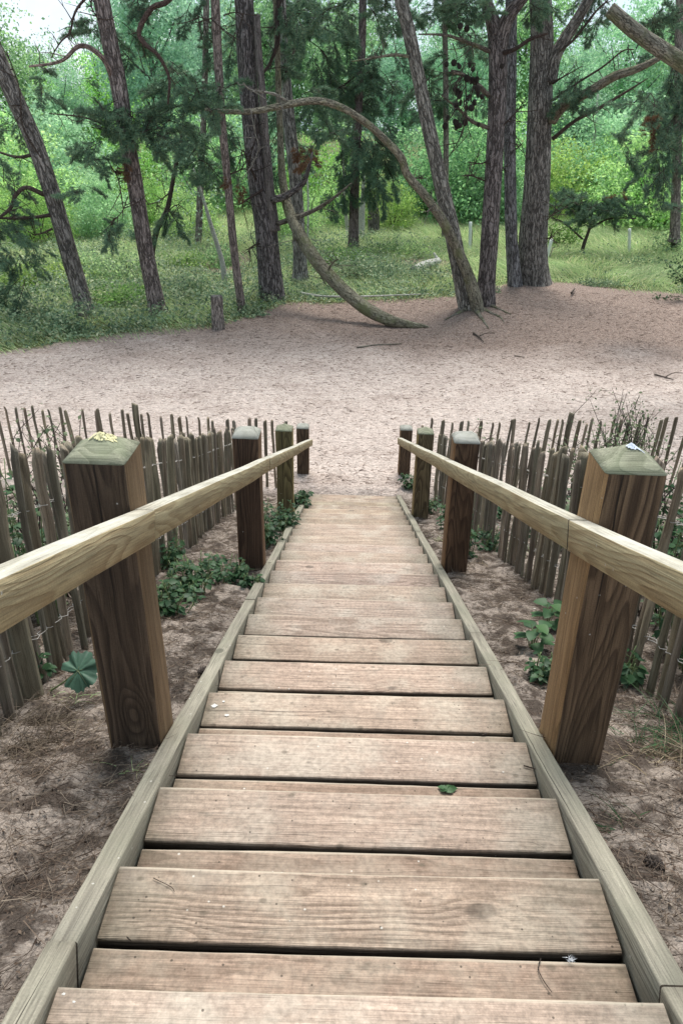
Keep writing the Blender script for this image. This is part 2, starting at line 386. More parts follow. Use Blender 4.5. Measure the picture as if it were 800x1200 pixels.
def flat(name, col, rough=.7, transl=0, nscale=30, var=.25):
    t = NT(name); P = t.n('ShaderNodeTexCoord').outputs['Object']
    c = t.scale(t.mix(0.0, col, col), t.map(t.noise(P, nscale, 3, .6), .3, .7, 1-var, 1+var, False))
    return t.out(c, rough, t.noise(P, nscale*2, 3), .3, .003, .3, transl)
M_WIRE = flat('rusty_wire', (.34, .32, .29), .5)
M_WHITE = flat('white_plastic', (.62, .66, .60), .5, var=.1)
M_FEATHER = flat('white_feather', (.75, .77, .80), .8, var=.1)
M_LICHEN = flat('yellow_lichen', (.55, .52, .30), .9, var=.35, nscale=60)
M_PALEBLUE = flat('pale_crust', (.50, .56, .66), .9, var=.3, nscale=80)
M_DROP = flat('pale_dropping', (.56, .54, .50), .8, var=.25, nscale=60)
M_CONE = flat('cone_scale', (.05, .04, .035), .8, nscale=80)
M_YELLOW = flat('yellow_petals', (.75, .58, .04), .6, .3)
M_BIGLEAF = flat('hogweed_leaf', (.06, .125, .085), .5, .25, 25, .3)
M_STEM = flat('green_stem', (.14, .19, .08), .6)
M_PEBBLE = flat('pale_pebble', (.55, .52, .47), .8)

# ------------------------------------------------------------------ world and sun
w = bpy.data.worlds.new('World'); scene.world = w; w.use_nodes = True
nt = w.node_tree; nt.nodes.clear()
SUN_EL, SUN_AZ = R(68), R(8)
sk = nt.nodes.new('ShaderNodeTexSky'); sk.sky_type = 'NISHITA'; sk.sun_disc = False
sk.sun_elevation = SUN_EL; sk.sun_rotation = SUN_AZ; sk.air_density = 1.0; sk.dust_density = 2.5; sk.ozone_density = 1.0
hs = nt.nodes.new('ShaderNodeHueSaturation'); hs.inputs['Saturation'].default_value = .5
bg = nt.nodes.new('ShaderNodeBackground'); bg.inputs['Strength'].default_value = .15
ow = nt.nodes.new('ShaderNodeOutputWorld')
cz = nt.nodes.new('ShaderNodeTexCoord'); cn = nt.nodes.new('ShaderNodeTexNoise'); cn.inputs['Scale'].default_value = 3.2; cn.inputs['Detail'].default_value = 6; cn.inputs['Roughness'].default_value = .6
cr_ = nt.nodes.new('ShaderNodeValToRGB'); cr_.color_ramp.elements[0].position = .34; cr_.color_ramp.elements[0].color = (.85, 1.22, 1.55, 1); cr_.color_ramp.elements[1].position = .66; cr_.color_ramp.elements[1].color = (1.70, 1.85, 1.98, 1)
mx = nt.nodes.new('ShaderNodeMix'); mx.data_type = 'RGBA'; mx.inputs[0].default_value = .93
nt.links.new(cz.outputs['Generated'], cn.inputs['Vector']); nt.links.new(cn.outputs['Fac'], cr_.inputs[0]); nt.links.new(sk.outputs[0], hs.inputs['Color'])
nt.links.new(hs.outputs[0], mx.inputs[6]); nt.links.new(cr_.outputs[0], mx.inputs[7]); nt.links.new(mx.outputs[2], bg.inputs[0]); nt.links.new(bg.outputs[0], ow.inputs[0])
sd = Vector((math.sin(SUN_AZ)*math.cos(SUN_EL), math.cos(SUN_AZ)*math.cos(SUN_EL), math.sin(SUN_EL)))
ld = bpy.data.lights.new('sun', 'SUN'); ld.energy = 1.5; ld.angle = R(25); ld.color = (1, .95, .88)
lo = bpy.data.objects.new('sun', ld); COL.objects.link(lo); lo.rotation_euler = sd.to_track_quat('Z', 'Y').to_euler(); lo.location = (0, 20, 40)
scene.view_settings.view_transform = 'Standard'; scene.view_settings.look = 'None'; scene.view_settings.exposure = 1.95; scene.view_settings.gamma = 1
scene.cycles.max_bounces = 6; scene.cycles.diffuse_bounces = 3; scene.cycles.transmission_bounces = 4; scene.cycles.transparent_max_bounces = 4
scene.cycles.use_denoising = True

# ------------------------------------------------------------------ ground sheet
def axis_pts(segs):
    out = [segs[0][0]]
    for a, b, st in segs:
        n = max(1, int(round((b-a)/st))); out += list(np.linspace(a, b, n+1)[1:])
    return np.array(out)
xs = axis_pts([(-900, -120, 130), (-120, -30, 9), (-30, -10, 1.2), (-10, -2.2, .065), (-2.2, 2.2, .028), (2.2, 10, .065), (10, 30, 1.2), (30, 120, 9), (120, 900, 130)])
ys = axis_pts([(-60, -8, 5), (-8, -.5, .4), (-.5, 5, .028), (5, 9.5, .035), (9.5, 14, .045), (14, 22, .07), (22, 40, .5), (40, 120, 4), (120, 1200, 120)])
GXX, GYY = np.meshgrid(xs, ys)
GZ = terrain(GXX, GYY)
ge = grass_edge(GXX)
nz = fbm(GXX*1.5, GYY*1.5, 61)-.5
soilm = sst(8.1, 7.3, GYY+nz*1.2)
litm = sst(11.0, 16.6, GYY+nz*3.5)*.95+.35*sst(11, 8.5, GYY+nz)*0
litm = np.clip(litm+.8*np.exp(-((GXX-3)**2+(GYY-16.6)**2)/5.)+.5*sst(4, 8, GXX)*sst(12, 16, GYY), 0, 1)
grm = sst(-.15, .35, GYY-ge+nz*.6)
for (cx, cy, rx, ry) in [(-3.9, 24.0, .7, 2.6), (2.2, 24.6, .9, .9), (3.0, 22.6, .5, .5)]:
    grm = grm*(1-.9*np.exp(-(((GXX-cx)/rx)**2+((GYY-cy)/ry)**2)))
ny, nx = GXX.shape
idx = np.arange(ny*nx).reshape(ny, nx)
q = np.stack([idx[:-1, :-1], idx[:-1, 1:], idx[1:, 1:], idx[1:, :-1]], -1).reshape(-1, 4)
g = build_np('ground', np.stack([GXX, GYY, GZ], -1).reshape(-1, 3), [q], M_GROUND, smooth=True,
             attrs={'mk': np.stack([soilm, litm, grm], -1).reshape(-1, 3)})
tag(g, kind='structure')

# ------------------------------------------------------------------ staircase
def box_bev(mb, L, Wd, T, bev=.004, nx_=14, warp=.0015, seed=0, m=0):
    """plank along x centred, top at z=0"""
    X = np.linspace(-L/2, L/2, nx_)
    b = bev; y = Wd/2
    prof = np.array([(-y, -T), (-y, -b), (-y+b*.3, -b*.3), (-y+b, 0), (y-b, 0), (y-b*.3, -b*.3), (y, -b), (y, -T)])
    n = len(prof)
    v = []
    for i, x in enumerate(X):
        wz = warp*math.sin(x*3.1+seed); wy = warp*math.sin(x*5.3+seed*2.1)
        e = .0012*(_h(np.array([i]), np.array([seed]), 3)[0]-.5)
        for (py, pz) in prof: v.append((x, py+wy+e, pz+wz))
    idx = np.arange(nx_*n).reshape(nx_, n)
    q = np.stack([idx[:-1], idx[1:], np.roll(idx, -1, 1)[1:], np.roll(idx, -1, 1)[:-1]], -1).reshape(-1, 4)
    mb.add(np.array(v), [q, idx[0][None, :], idx[-1][::-1][None, :]], m)

stair = thing('wooden_staircase', (XC, Y0+23*GO, nose(Y0+23*GO)), 'long straight flight of pale wooden plank steps descending to the sand', 'staircase')
def local(parent, name, me, loc, rot=(0, 0, 0)):
    o = bpy.data.objects.new(name, me); COL.objects.link(o); o.parent = parent
    o.location = Vector(loc)-parent.location; o.rotation_euler = rot
    return o
PW = .1535
pl = []
for i in range(5):
    mb = MB(); box_bev(mb, WID-.010, PW, .042, .0045, 18, .0020, i+1)
    o = mb.build('tread_plank_mesh', M_TREAD, loc=(0, 0, 0)); pl.append(o.data); bpy.data.objects.remove(o)
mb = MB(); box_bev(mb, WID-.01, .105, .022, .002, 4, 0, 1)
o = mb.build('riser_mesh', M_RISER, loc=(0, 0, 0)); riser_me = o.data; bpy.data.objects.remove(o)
for k in range(-3, 24):
    y = Y0+k*GO; z = CZ-H0-k*RI
    a = random.uniform(-.0022, .0022)
    o = local(stair, 'tread_plank', pl[(k*2+7) % 5], (XC, y-PW/2, z-random.uniform(0, .002)), (random.uniform(-.004, .004), 0, a))
    c_ = random.uniform(.92, 1.08); o.color = (c_, c_*random.uniform(.97, 1.02), c_*random.uniform(.93, 1.03), 1)
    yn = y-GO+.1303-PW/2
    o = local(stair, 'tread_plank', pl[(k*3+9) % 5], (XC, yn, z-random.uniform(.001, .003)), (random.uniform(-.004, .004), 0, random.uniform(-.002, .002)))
    c_ = random.uniform(.74, .84); o.color = (c_, c_*.93, c_*.88, 1)  # near board tinted darker: dirt plus painted shade behind the step above
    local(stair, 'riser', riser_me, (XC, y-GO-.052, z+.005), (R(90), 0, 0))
def slanted(parent, name, x, ya, yb, ha, hb, Wd, T, mat_, seed, top_mat=None):
    """board following the stair from ya to yb; x centre, top at nose+h"""
    za, zb = nose(ya)+ha, nose(yb)+hb
    L = math.hypot(yb-ya, zb-za); ang = math.atan2(zb-za, yb-ya)
    mb = MB(); box_bev(mb, L, Wd, T, .0018 if name == 'rail' else .004, 16, .0015, seed)
    mats = [mat_, top_mat or mat_, M_ENDSHADE]
    o = mb.build(name, mats, loc=(0, 0, 0))
    for p in o.data.polygons:
        if p.normal.z > .9: p.material_index = 1
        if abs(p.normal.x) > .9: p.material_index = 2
    o.parent = parent
    M_ = Matrix.Translation(Vector((x, (ya+yb)/2, (za+zb)/2))-parent.location) @ Matrix.Rotation(R(90), 4, 'Z') @ Matrix.Rotation(-ang, 4, 'Y')
    o.matrix_local = M_
    return o
for s, x in ((-1, XC-WID/2-.026), (1, XC+WID/2+.026)):
    js = [-.5, .80, 3.05, 5.35, 7.66] if s < 0 else [-.5, .74, 2.6, 5.2, 7.68]
    for i in range(4):
        slanted(stair, 'stringer', x, js[i]+.0015, js[i+1]-.0015, .004, .004, .050, .24, M_STRING, i*3+s)

# ------------------------------------------------------------------ handrails
def post(parent, xin, sgn, yf, htop, wpx, col, cap_m, side_m):
    """square post: inner face at x=xin, extends away (sgn) from the stair; front face at yf"""
    W_ = .142; n = 14
    zt = nose(yf)+htop; zb = nose(yf)-.35
    x0, x1 = (xin-W_, xin) if sgn < 0 else (xin, xin+W_)
    cx, cy = (x0+x1)/2, yf+W_/2
    mb = MB()
    b = .006; h = W_/2
    prof = [(-h+b, -h), (h-b, -h), (h, -h+b), (h, h-b), (h-b, h), (-h+b, h), (-h, h-b), (-h, -h+b)]
    v = []
    for i in range(n):
        z = zb+(zt-zb)*i/(n-1)
        for j, (px, py) in enumerate(prof):
            d = .0015*math.sin(z*7+j*2+yf*3)
            v.append((px+d, py+d*.5, z))
    idx = np.arange(n*8).reshape(n, 8)
    q = np.stack([idx[:-1], np.roll(idx, -1, 1)[:-1], np.roll(idx, -1, 1)[1:], idx[1:]], -1).reshape(-1, 4)
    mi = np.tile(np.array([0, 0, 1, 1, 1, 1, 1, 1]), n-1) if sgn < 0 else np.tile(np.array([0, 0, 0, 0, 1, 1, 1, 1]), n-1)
    # pyramid cap, slightly rounded and with a small overhang
    cm_stone = cap_m is M_CAPSTONE; v = np.array(v); cv = []
    if cap_m is M_CAPSTONE: ringz = [(1.02, 0), (1.03, .006), (.80, .022), (.52, .034), (.20, .0405)]
    else: ringz = [(1.0, 0), (1.006, .002), (.70, .0148), (.36, .0308), (.05, .0470)]
    for sc_, dz in ringz:
        for (px, py) in prof: cv.append((px*sc_, py*sc_, zt+dz+.0015*math.sin(px*60+dz*300)))
    cv.append((0, 0, zt+(.0425 if cm_stone else .0500))); cv = np.array(cv); nr = len(ringz)
    ci = np.arange(nr*8).reshape(nr, 8)
    cq = np.stack([ci[:-1], np.roll(ci, -1, 1)[:-1], np.roll(ci, -1, 1)[1:], ci[1:]], -1).reshape(-1, 4)
    j = np.arange(8); ct = np.stack([ci[-1][j], ci[-1][(j+1) % 8], np.full(8, nr*8)], -1)
    off = np.array([cx, cy, 0])
    loc = np.array([cx, cy, zb])
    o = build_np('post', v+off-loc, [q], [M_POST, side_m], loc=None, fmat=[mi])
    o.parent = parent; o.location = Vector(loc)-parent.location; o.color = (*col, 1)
    c = build_np('post_cap', cv-np.array([0, 0, zt]), [cq, ct], cap_m)
    c.parent = o; c.location = (0, 0, zt-zb); c.color = (1, 1, 1, 1)
    return o, np.array([cx, cy, zt])
railL = thing('handrail', (XL-.07, 1.6, nose(1.6)), 'left pale timber handrail on dark square posts beside the steps', 'handrail', 'handrails beside the steps')
railR = thing('handrail', (XR+.07, 1.6, nose(1.6)), 'right pale timber handrail on brown square posts beside the steps', 'handrail', 'handrails beside the steps')
LP = [(1.534, .841, (.66, .61, .58), M_CAP, 'nearest left post, nearly black front with yellow crust on its cap'),
      (3.80, .814, (.55, .45, .42), M_CAPSTONE, 'dark brown post with pale spots and lumpy grey cap'),
      (5.98, .797, (.95, 1.05, .70), M_CAP, 'greenish post with green cap'),
      (8.28, .765, (.60, .55, .50), M_CAPSTONE, None), (-.75, .84, (.8, .8, .8), M_CAP, None)]
RP = [(1.555, .841, (1.05, .92, .78), M_CAP, 'nearest right post, warm brown with a pale green pyramid cap'),
      (3.90, .808, (.72, .58, .50), M_CAPSTONE, 'dark brown post with rounded grey cap'),
      (6.10, .792, (.90, .92, .72), M_CAP, None), (8.30, .770, (.70, .62, .55), M_CAPSTONE, None), (-.75, .84, (.8, .8, .8), M_CAP, None)]
caps = []
for (yf, ht, c, cm, lab) in LP:
    o, p = post(railL, XL, -1, yf, ht, 0, c, cm, M_POSTSIDE); caps.append((o, p))
    if lab: o['label'] = lab
for (yf, ht, c, cm, lab) in RP:
    o, p = post(railR, XR, 1, yf, ht, 0, c, cm, M_POSTSIDE); caps.append((o, p))
    if lab: o['label'] = lab
def rh(y, s): return np.interp(y, [-.6, 1.55, 8.25], [.75, .725, .640]) if s < 0 else np.interp(y, [-.6, 1.6, 8.0], [.735, .717, .690])
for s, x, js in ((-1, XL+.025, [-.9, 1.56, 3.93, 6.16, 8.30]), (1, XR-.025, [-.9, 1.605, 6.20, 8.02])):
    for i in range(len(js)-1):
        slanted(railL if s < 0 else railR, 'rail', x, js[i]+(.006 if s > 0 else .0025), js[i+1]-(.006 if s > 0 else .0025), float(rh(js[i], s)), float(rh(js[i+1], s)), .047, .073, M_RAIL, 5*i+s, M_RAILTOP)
# crusts on the two near caps
def crumbs(parent, centre, n, rx, ry, s0, s1, mat_, name, zf):
    mb = MB()
    for i in range(n):
        a = rng.uniform(0, 6.28); r_ = math.sqrt(rng.uniform(0, 1))
        x = centre[0]+rx*r_*math.cos(a); y = centre[1]+ry*r_*math.sin(a); z = zf(x, y)
        s = rng.uniform(s0, s1); k = 5
        aa = np.linspace(0, 6.28, k, endpoint=False)+rng.uniform(0, 1)
        rr_ = s*rng.uniform(.6, 1.2, k)
        v = np.stack([x+rr_*np.cos(aa), y+rr_*np.sin(aa), np.array([zf(x+s*math.cos(q), y+s*math.sin(q)) for q in aa])+.0004], -1)
        v = np.vstack([v, [x, y, z+s*.35]])
        j = np.arange(k)
        mb.add(v, [np.stack([j, (j+1) % k, np.full(k, k)], -1)])
    o = mb.build(name, mat_, loc=tuple(np.array(parent.location)+np.array(parent.parent.location)))
    o.location = (0, 0, 0); o.parent = parent
    return o
def capz(p):
    return lambda x, y: p[2]+.0500*(1-min(1, max(abs(x-p[0]), abs(y-p[1]))/.071))+.0015
crumbs(caps[0][0], caps[0][1]+np.array([.004, .005, 0]), 300, .034, .024, .001, .0034, M_LICHEN, 'yellow_crust', capz(caps[0][1]))
crumbs(caps[5][0], caps[5][1]+np.array([.012, -.008, 0]), 160, .024, .008, .001, .003, M_PALEBLUE, 'pale_crust', capz(caps[5][1]))

# ------------------------------------------------------------------ paling fences
def pale_mesh(seed, w0, hgt, pointed=True):
    r_ = np.random.default_rng(seed); n = 12; k = 6
    a = np.linspace(0, 2*math.pi, k, endpoint=False)+r_.uniform(0, 1)
    rad = r_.uniform(.75, 1.2, k)
    v = []; lx = ly = 0; slant = r_.uniform(-.018, .018)
    for i in range(n):
        t = (i/(n-3)*.96 if i < n-2 else (.985, 1.0)[i-n+2]); z = -.25+(hgt+.25)*t
        lx += r_.normal()*.0022; ly += r_.normal()*.0022
        f = 1.0+.12*math.sin(t*5+seed)
        if i == n-2: f *= .94
        if i == n-1: f *= .74
        rj = rad*(1+r_.normal(size=k)*.05)*f
        for j in range(k):
            v.append((lx+w0/2*rj[j]*math.cos(a[j]), ly+w0*.34*rj[j]*math.sin(a[j]), z+((r_.uniform(-.006, .006)+slant*math.cos(a[j])) if i == n-1 else 0)))
    idx = np.arange(n*k).reshape(n, k)
    q = np.stack([idx[:-1], np.roll(idx, -1, 1)[:-1], np.roll(idx, -1, 1)[1:], idx[1:]], -1).reshape(-1, 4)
    o = build_np('paling_mesh', v, [q, idx[-1][None, :]], M_PALE, loc=(0, 0, 0)); me = o.data; bpy.data.objects.remove(o)
    return me
PALES = [pale_mesh(i, w_, .86) for i, w_ in enumerate([.028, .034, .038, .027, .043, .031, .037, .047, .031, .035])]
THIN = [pale_mesh(40+i, w_, .90) for i, w_ in enumerate([.032, .037, .041, .030, .035, .044])]
BIGP = pale_mesh(77, .075, 1.0); BIGR = pale_mesh(78, .080, .92)
def gz(x, y): return float(terrain(x, y, False))
def fence(path, step, label, protos, hts, posts, lean=(0, 0), wires=(.68, .22), group='chestnut paling fences around the steps', maxn=100):
    path = np.asarray(path, float); L = np.concatenate([[0], np.cumsum(np.linalg.norm(np.diff(path, axis=0), axis=1))])
    b = path[0]; root = thing('paling_fence', (b[0], b[1], gz(*b)), label, 'fence', group)
    s = .02; i = 0; pts = []
    while s < L[-1] and i < maxn:
        x = np.interp(s, L, path[:, 0]); y = np.interp(s, L, path[:, 1])
        x += rng.normal()*.010; y += rng.normal()*.010
        me = protos[int(rng.integers(len(protos)))]
        hh = np.interp(s, L, np.linspace(hts[0], hts[1], len(L)))
        o = local(root, 'pale', me, (x, y, gz(x, y)), (R(rng.normal()*1.2+lean[0]), R(rng.normal()*1.4+lean[1]), rng.uniform(0, 3.1) if len(protos) > 6 else rng.uniform(-.6, .6)))
        sc = hh/.86*(1+rng.normal()*.018); o.scale = (1, 1, sc)
        c = rng.uniform(.72, 1.25); o.color = (c*rng.uniform(.95, 1.1), c, c*rng.uniform(.9, 1.08), 1)
        s += step*rng.uniform(.85, 1.15); i += 1
    for (ss, me, hs_) in posts:
        x = np.interp(ss, L, path[:, 0]); y = np.interp(ss, L, path[:, 1])
        o = local(root, 'fence_post', me, (x, y, gz(x, y)), (0, R(rng.normal()*1.5), .3)); o.scale = (1, 1, hs_); o.color = (.8, .8, .75, 1)
    for hw in wires:
        mb = MB()
        for ph in (0, math.pi):
            n = int(L[-1]/.022); sv = np.linspace(0, L[-1], n)
            X = np.interp(sv, L, path[:, 0]); Y = np.interp(sv, L, path[:, 1])
            d = unit(path[-1]-path[0]); nn = np.array([-d[1], d[0]])
            o_ = .012*np.sin(sv/step*math.pi+ph)+.004*np.sin(sv*90+ph)
            Z = np.array([gz(a_, b_) for a_, b_ in zip(X, Y)])+hw+.012*np.sin(sv*2.1+hw)+.003*np.cos(sv*90+ph)
            tube(mb, np.stack([X+nn[0]*o_, Y+nn[1]*o_, Z], -1), [.0016, .0016], n, 4)
        mb.build('wire', M_WIRE, root)
    return root
fence([(-.97, .25), (-1.01, 1.5), (-1.10, 3.0), (-1.12, 4.3), (-1.12, 6.0), (-1.02, 7.72)], .0715, 'grey paling fence down the left side of the steps', PALES, (.90, .80), [(1.62, BIGR, .96), (4.35, BIGR, .9)])
fence([(1.10, .25), (1.07, 1.6), (1.07, 3.0), (1.03, 4.3), (1.02, 6.0), (.92, 7.72)], .0715, 'grey paling fence down the right side of the steps', PALES, (.88, .80), [(2.9, BIGR, .92)])
fence([(-.72, 7.84), (-1.5, 7.86), (-2.4, 7.98), (-4.0, 8.0), (-6.5, 8.1)], .108, 'thin stake fence across the foot of the slope, left of the steps', THIN, (.80, .85), [(1.72, BIGP, .96)], (1, -1.0), (.62, .2))
fence([(.76, 7.86), (1.3, 7.92), (2.4, 7.98), (4.0, 8.12), (6.5, 8.2)], .108, 'thin stake fence across the foot of the slope, right of the steps', THIN, (.82, .85), [(1.66, BIGP, .95)], (1, 2.2), (.62, .2))

# ------------------------------------------------------------------ leaves, needles, blades
def leaf_quads(P, size, up=.5, asp=.6, fold=.15, D=None):
    n = len(P); nrm = unit(rng.normal(size=(n, 3))+np.array([0, 0, up*2.0]))
    d = rdir(n) if D is None else unit(D+rng.normal(size=(n, 3))*.4)
    d = unit(d-nrm*np.sum(d*nrm, 1)[:, None]); s = np.cross(nrm, d)
    L = (size*rng.uniform(.45, 1.5, n))[:, None]
    v = np.stack([P-d*L*.5, P+s*L*asp*.5+nrm*L*fold*.5, P+d*L*.5, P-s*L*asp*.5+nrm*L*fold*.5], 1).reshape(-1, 3)
    return v, np.arange(n*4).reshape(n, 4)
def strips(P, D, L, wd, bend, nseg=2):
    """thin bent strips from P along D; returns verts, quads"""
    n = len(P); side = unit(np.cross(D, rdir(n)))
    L = np.broadcast_to(L, (n,))[:, None]; wd = np.broadcast_to(wd, (n,))[:, None]
    vs = []
    for i in range(nseg+1):
        t = i/nseg; c = P+D*L*t+bend*(t*t)*L; w_ = wd*(1-t*.85)*.5
        vs += [c-side*w_, c+side*w_]
    v = np.stack(vs, 1).reshape(-1, 3); m = 2*(nseg+1); b = (np.arange(n)*m)[:, None]
    q = np.concatenate([b+np.array([[2*i, 2*i+1, 2*i+3, 2*i+2]]) for i in range(nseg)], 0)
    return v, q

# pine spray in a local frame along +x
def spray_arrays(seed):
    r_ = np.random.default_rng(seed); TP = []; TD = []; tw = []
    main = np.array([[0, 0, 0], [.35, .02, .02], [.7, .0, -.03], [1.0, -.03, -.12]])+r_.normal(size=(4, 3))*.03
    C = spline(main, 14); tw.append((C, .012))
    for i in range(3, 14):
        for k in range(2):
            sg = 1 if k else -1
            d = np.array([.65, sg*r_.uniform(.4, 1.0), r_.uniform(-.35, .45)]); d /= np.linalg.norm(d)
            L = r_.uniform(.15, .42)*(1.15-i/18)
            e = C[i]+d*L+np.array([0, 0, -.04])
            tw.append((np.array([C[i], (C[i]+e)/2+r_.normal(size=3)*.012, e]), .006))
            for u in np.linspace(.62, 1, 3):
                TP.append(C[i]+(e-C[i])*u); TD.append(d)
    for i in range(8, 14): TP.append(C[i]); TD.append(unit(C[-1]-C[-3]))
    TP = np.array(TP); TD = np.array(TD); nn = 19
    P = np.repeat(TP, nn, 0)+r_.normal(size=(len(TP)*nn, 3))*.012; D = np.repeat(TD, nn, 0)
    nd = unit(D*.6+unit(r_.normal(size=D.shape))*.9); L = r_.uniform(.08, .15, len(P))[:, None]
    sd_ = unit(np.cross(nd, unit(r_.normal(size=D.shape))))*.0055
    v = np.stack([P-sd_, P+sd_, P+nd*L], 1).reshape(-1, 3)
    tv = []; tf = []; c = 0
    for (c_, rad) in tw:
        a = c_[:-1]; b = c_[1:]
        for p, q_ in zip(a, b):
            d = unit(q_-p); s1 = unit(np.cross(d, [0, .3, 1.])); s2 = np.cross(d, s1)
            ring = [s1, -.5*s1+.87*s2, -.5*s1-.87*s2]
            for e in (p, q_):
                for z in ring: tv.append(e+z*rad)
            for j in range(3): tf.append((c+j, c+(j+1) % 3, c+3+(j+1) % 3, c+3+j))
            c += 6
    return v, np.arange(len(v)).reshape(-1, 3), np.array(tv), np.array(tf)
DENS = .52
SPR = [spray_arrays(i) for i in range(5)]
def add_sprays(mb, P, D, S, nm=0, tm=1):
    for p, d, s in zip(P, D, S):
        v, f, tv, tf = SPR[int(rng.integers(5))]
        x = unit(d); up = np.array([0, 0, 1.])+rng.normal(size=3)*.35
        y = unit(np.cross(up, x)); z = np.cross(x, y); Rm = np.stack([x, y, z], 0)*s
        mb.add(v@Rm+p, f, nm); mb.add(tv@Rm+p, tf, tm)
def pine_blob(mb, c, r, n, out=(0, 0, 0), droop=.25, s=(.45, .9), nm=0):
    c = np.asarray(c, float); r = np.asarray(r, float)
    n = max(2, int(round(n*DENS)))
    q = rdir(n)*(rng.uniform(0, 1, n)**.45)[:, None]
    D = unit(q*np.array([1, 1, .5])+np.asarray(out)+rng.normal(size=(n, 3))*.35+np.array([0, 0, -droop]))
    S = rng.uniform(*s, n)
    add_sprays(mb, c+q*r-D*S[:, None]*.5, D, S, nm)

def px2m(w_px, P): return w_px/F_PX*float((np.asarray(P)-CAM)@FW)
def blob_px(mb, px, py, rx, ry, Y, n, **kw):
    c = at(px, py, Y); mx = px2m(rx, c); my = px2m(ry, c)
    pine_blob(mb, c, (mx, min(max(mx, .5), 1.2), my), n, **kw)

def extend(P, up, h):
    P = [np.asarray(p) for p in P]; d = unit(P[-1]-P[-2]); e = P[-1]
    for i in range(4):
        d = unit(d+np.array([0, 0, up])); e = e+d*h/4; P.append(e)
    return P
def pine(label, trunks, branches, blobs, top=None, group='pine trees at the edge of the sand', bm=None, tcol=(1, 1, 1), crown_n=9, name='pine_tree', tw=.80):
    """trunks: list of (pts[(px,py,Y)], radii, material, extend?)"""
    b0 = trunks[0][0][0]; base = ground_at(b0[0], b0[1], gz(*ground_at(b0[0], b0[1])[:2]))
    root = thing(name, tuple(base), label, 'tree', group)
    tips = []
    for ti, (pts, rad, mt, ex) in enumerate(trunks):
        P = [at(*p) for p in pts]
        if ti == 0 or pts[0][1] == b0[1]:
            P[0] = P[0].copy(); P = [P[0]+np.array([0, 0, -.25])]+P[0:]
            rad = [rad[0]]+list(rad)
        n0 = len(P)
        if ex: P = extend(P, .12, ex); rad = list(rad)+[rad[-1]*f for f in (.9, .72, .5, .2)]
        # radii along the points, spaced by length
        PP = np.array(P); L = np.concatenate([[0], np.cumsum(np.linalg.norm(np.diff(PP, axis=0), axis=1))])
        rad = [r_*tw for r_ in rad]; nb = len(rad)-(4 if ex else 0); na = n0
        rad = list(np.interp(np.linspace(0, 1, na), np.linspace(0, 1, nb), rad[:nb]))+list(rad[nb:])
        rr_ = np.interp(np.linspace(0, len(P)-1, 60), np.arange(len(P)), rad)
        mb = MB(); tube(mb, PP, rr_, 60, 20, 0, .10, .45 if ti == 0 else .15, seed=int(rng.integers(1000)))
        o = mb.build('trunk', mt, root, smooth=True); o.color = (*tcol, 1)
        if ex: tips += [PP[-1], PP[-2], PP[-3]]
    for (pts, rad, mt) in branches:
        mb = MB(); P = np.array([at(*p) for p in pts])
        P[1:-1] += rng.normal(size=P[1:-1].shape)*.02
        tube(mb, P, [r_*.85 for r_ in rad], 26, 9, 0, .22, 0, seed=int(rng.integers(1000)))
        # small dead twigs along the branch
        C = spline(P, 26)
        for i in range(5, 25, 2):
            if rng.uniform() < .85:
                d = unit(C[i]-C[i-1]+rng.normal(size=3)*.8); L_ = rng.uniform(.12, .7)
                e = C[i]+d*L_; m_ = C[i]+d*L_*.5+rng.normal(size=3)*.03
                tube(mb, [C[i], m_, e], [.011, .003], 6, 4); tube(mb, [m_, m_+unit(d+rng.normal(size=3)*.7)*L_*.45], [.006, .002], 4, 4)
        o = mb.build('branch', mt, root, smooth=True); o.color = (*tcol, 1)
    mb = MB()
    for bl in blobs:
        px, py, rx, ry, Y, n = bl[:6]; kw = bl[6] if len(bl) > 6 else {}
        blob_px(mb, px, py, rx, ry, Y, n, **kw)
    if crown_n:
        for tp in tips[:4]:
            pine_blob(mb, tp+np.array([0, 0, .3]), (1.9, 1.9, 1.1), crown_n, droop=-.1, s=(1.0, 1.6))
    if mb.n: mb.build('crown', [M_NEEDLE, M_TWIG, M_NEEDLEDRY], root)
    return root

# T1: leaning pine, far left
pine('leaning pine at the far left, reddish trunk bending left out of the frame',
     [([(103, 372, 16.3), (82, 300, 16.3), (62, 230, 16.3), (40, 165, 16.2), (18, 115, 16.1), (-8, 55, 16)], [.24, .22, .215, .21, .20, .20, .19], M_BARK, 5)],
     [([(52, 228, 16.2), (30, 220, 16.0), (17, 228, 15.9), (14, 245, 15.8), (-4, 258, 15.6)], [.055, .05, .045, .03], M_TWIG),
      ([(60, 252, 16.2), (35, 256, 16), (8, 258, 15.8), (-10, 255, 15.6)], [.045, .035, .03, .02], M_TWIG),
      ([(62, 268, 16.3), (48, 274, 16.2), (38, 275, 16.1)], [.03, .01], M_TWIG),
      ([(44, 180, 16.2), (20, 182, 16), (-8, 176, 15.9)], [.05, .03, .02], M_TWIG),
      ([(34, 130, 16.2), (18, 105, 16.1), (2, 85, 16), (-6, 78, 16)], [.02, .012], M_TWIG),
      ([(48, 185, 16.1), (30, 150, 16), (20, 100, 16), (8, 60, 16)], [.02, .012], M_TWIG)],
     [(24, 300, 36, 36, 15.8, 40, dict(droop=.6, s=(.25, .5))), (5, 250, 26, 22, 15.8, 20, dict(droop=.5, s=(.25, .5))), (-5, 275, 30, 30, 15.6, 10, dict(droop=.8)), (10, 225, 26, 26, 16.2, 7), (45, 95, 20, 16, 16.4, 5, dict(s=(.3, .6))),
      (8, 150, 30, 24, 16.3, 7, dict(s=(.3, .7))), (50, 110, 14, 14, 16.5, 3, dict(s=(.3, .6))), (25, 345, 26, 14, 15.9, 5, dict(droop=.9))], tcol=(1.08, 1.04, 1.03))
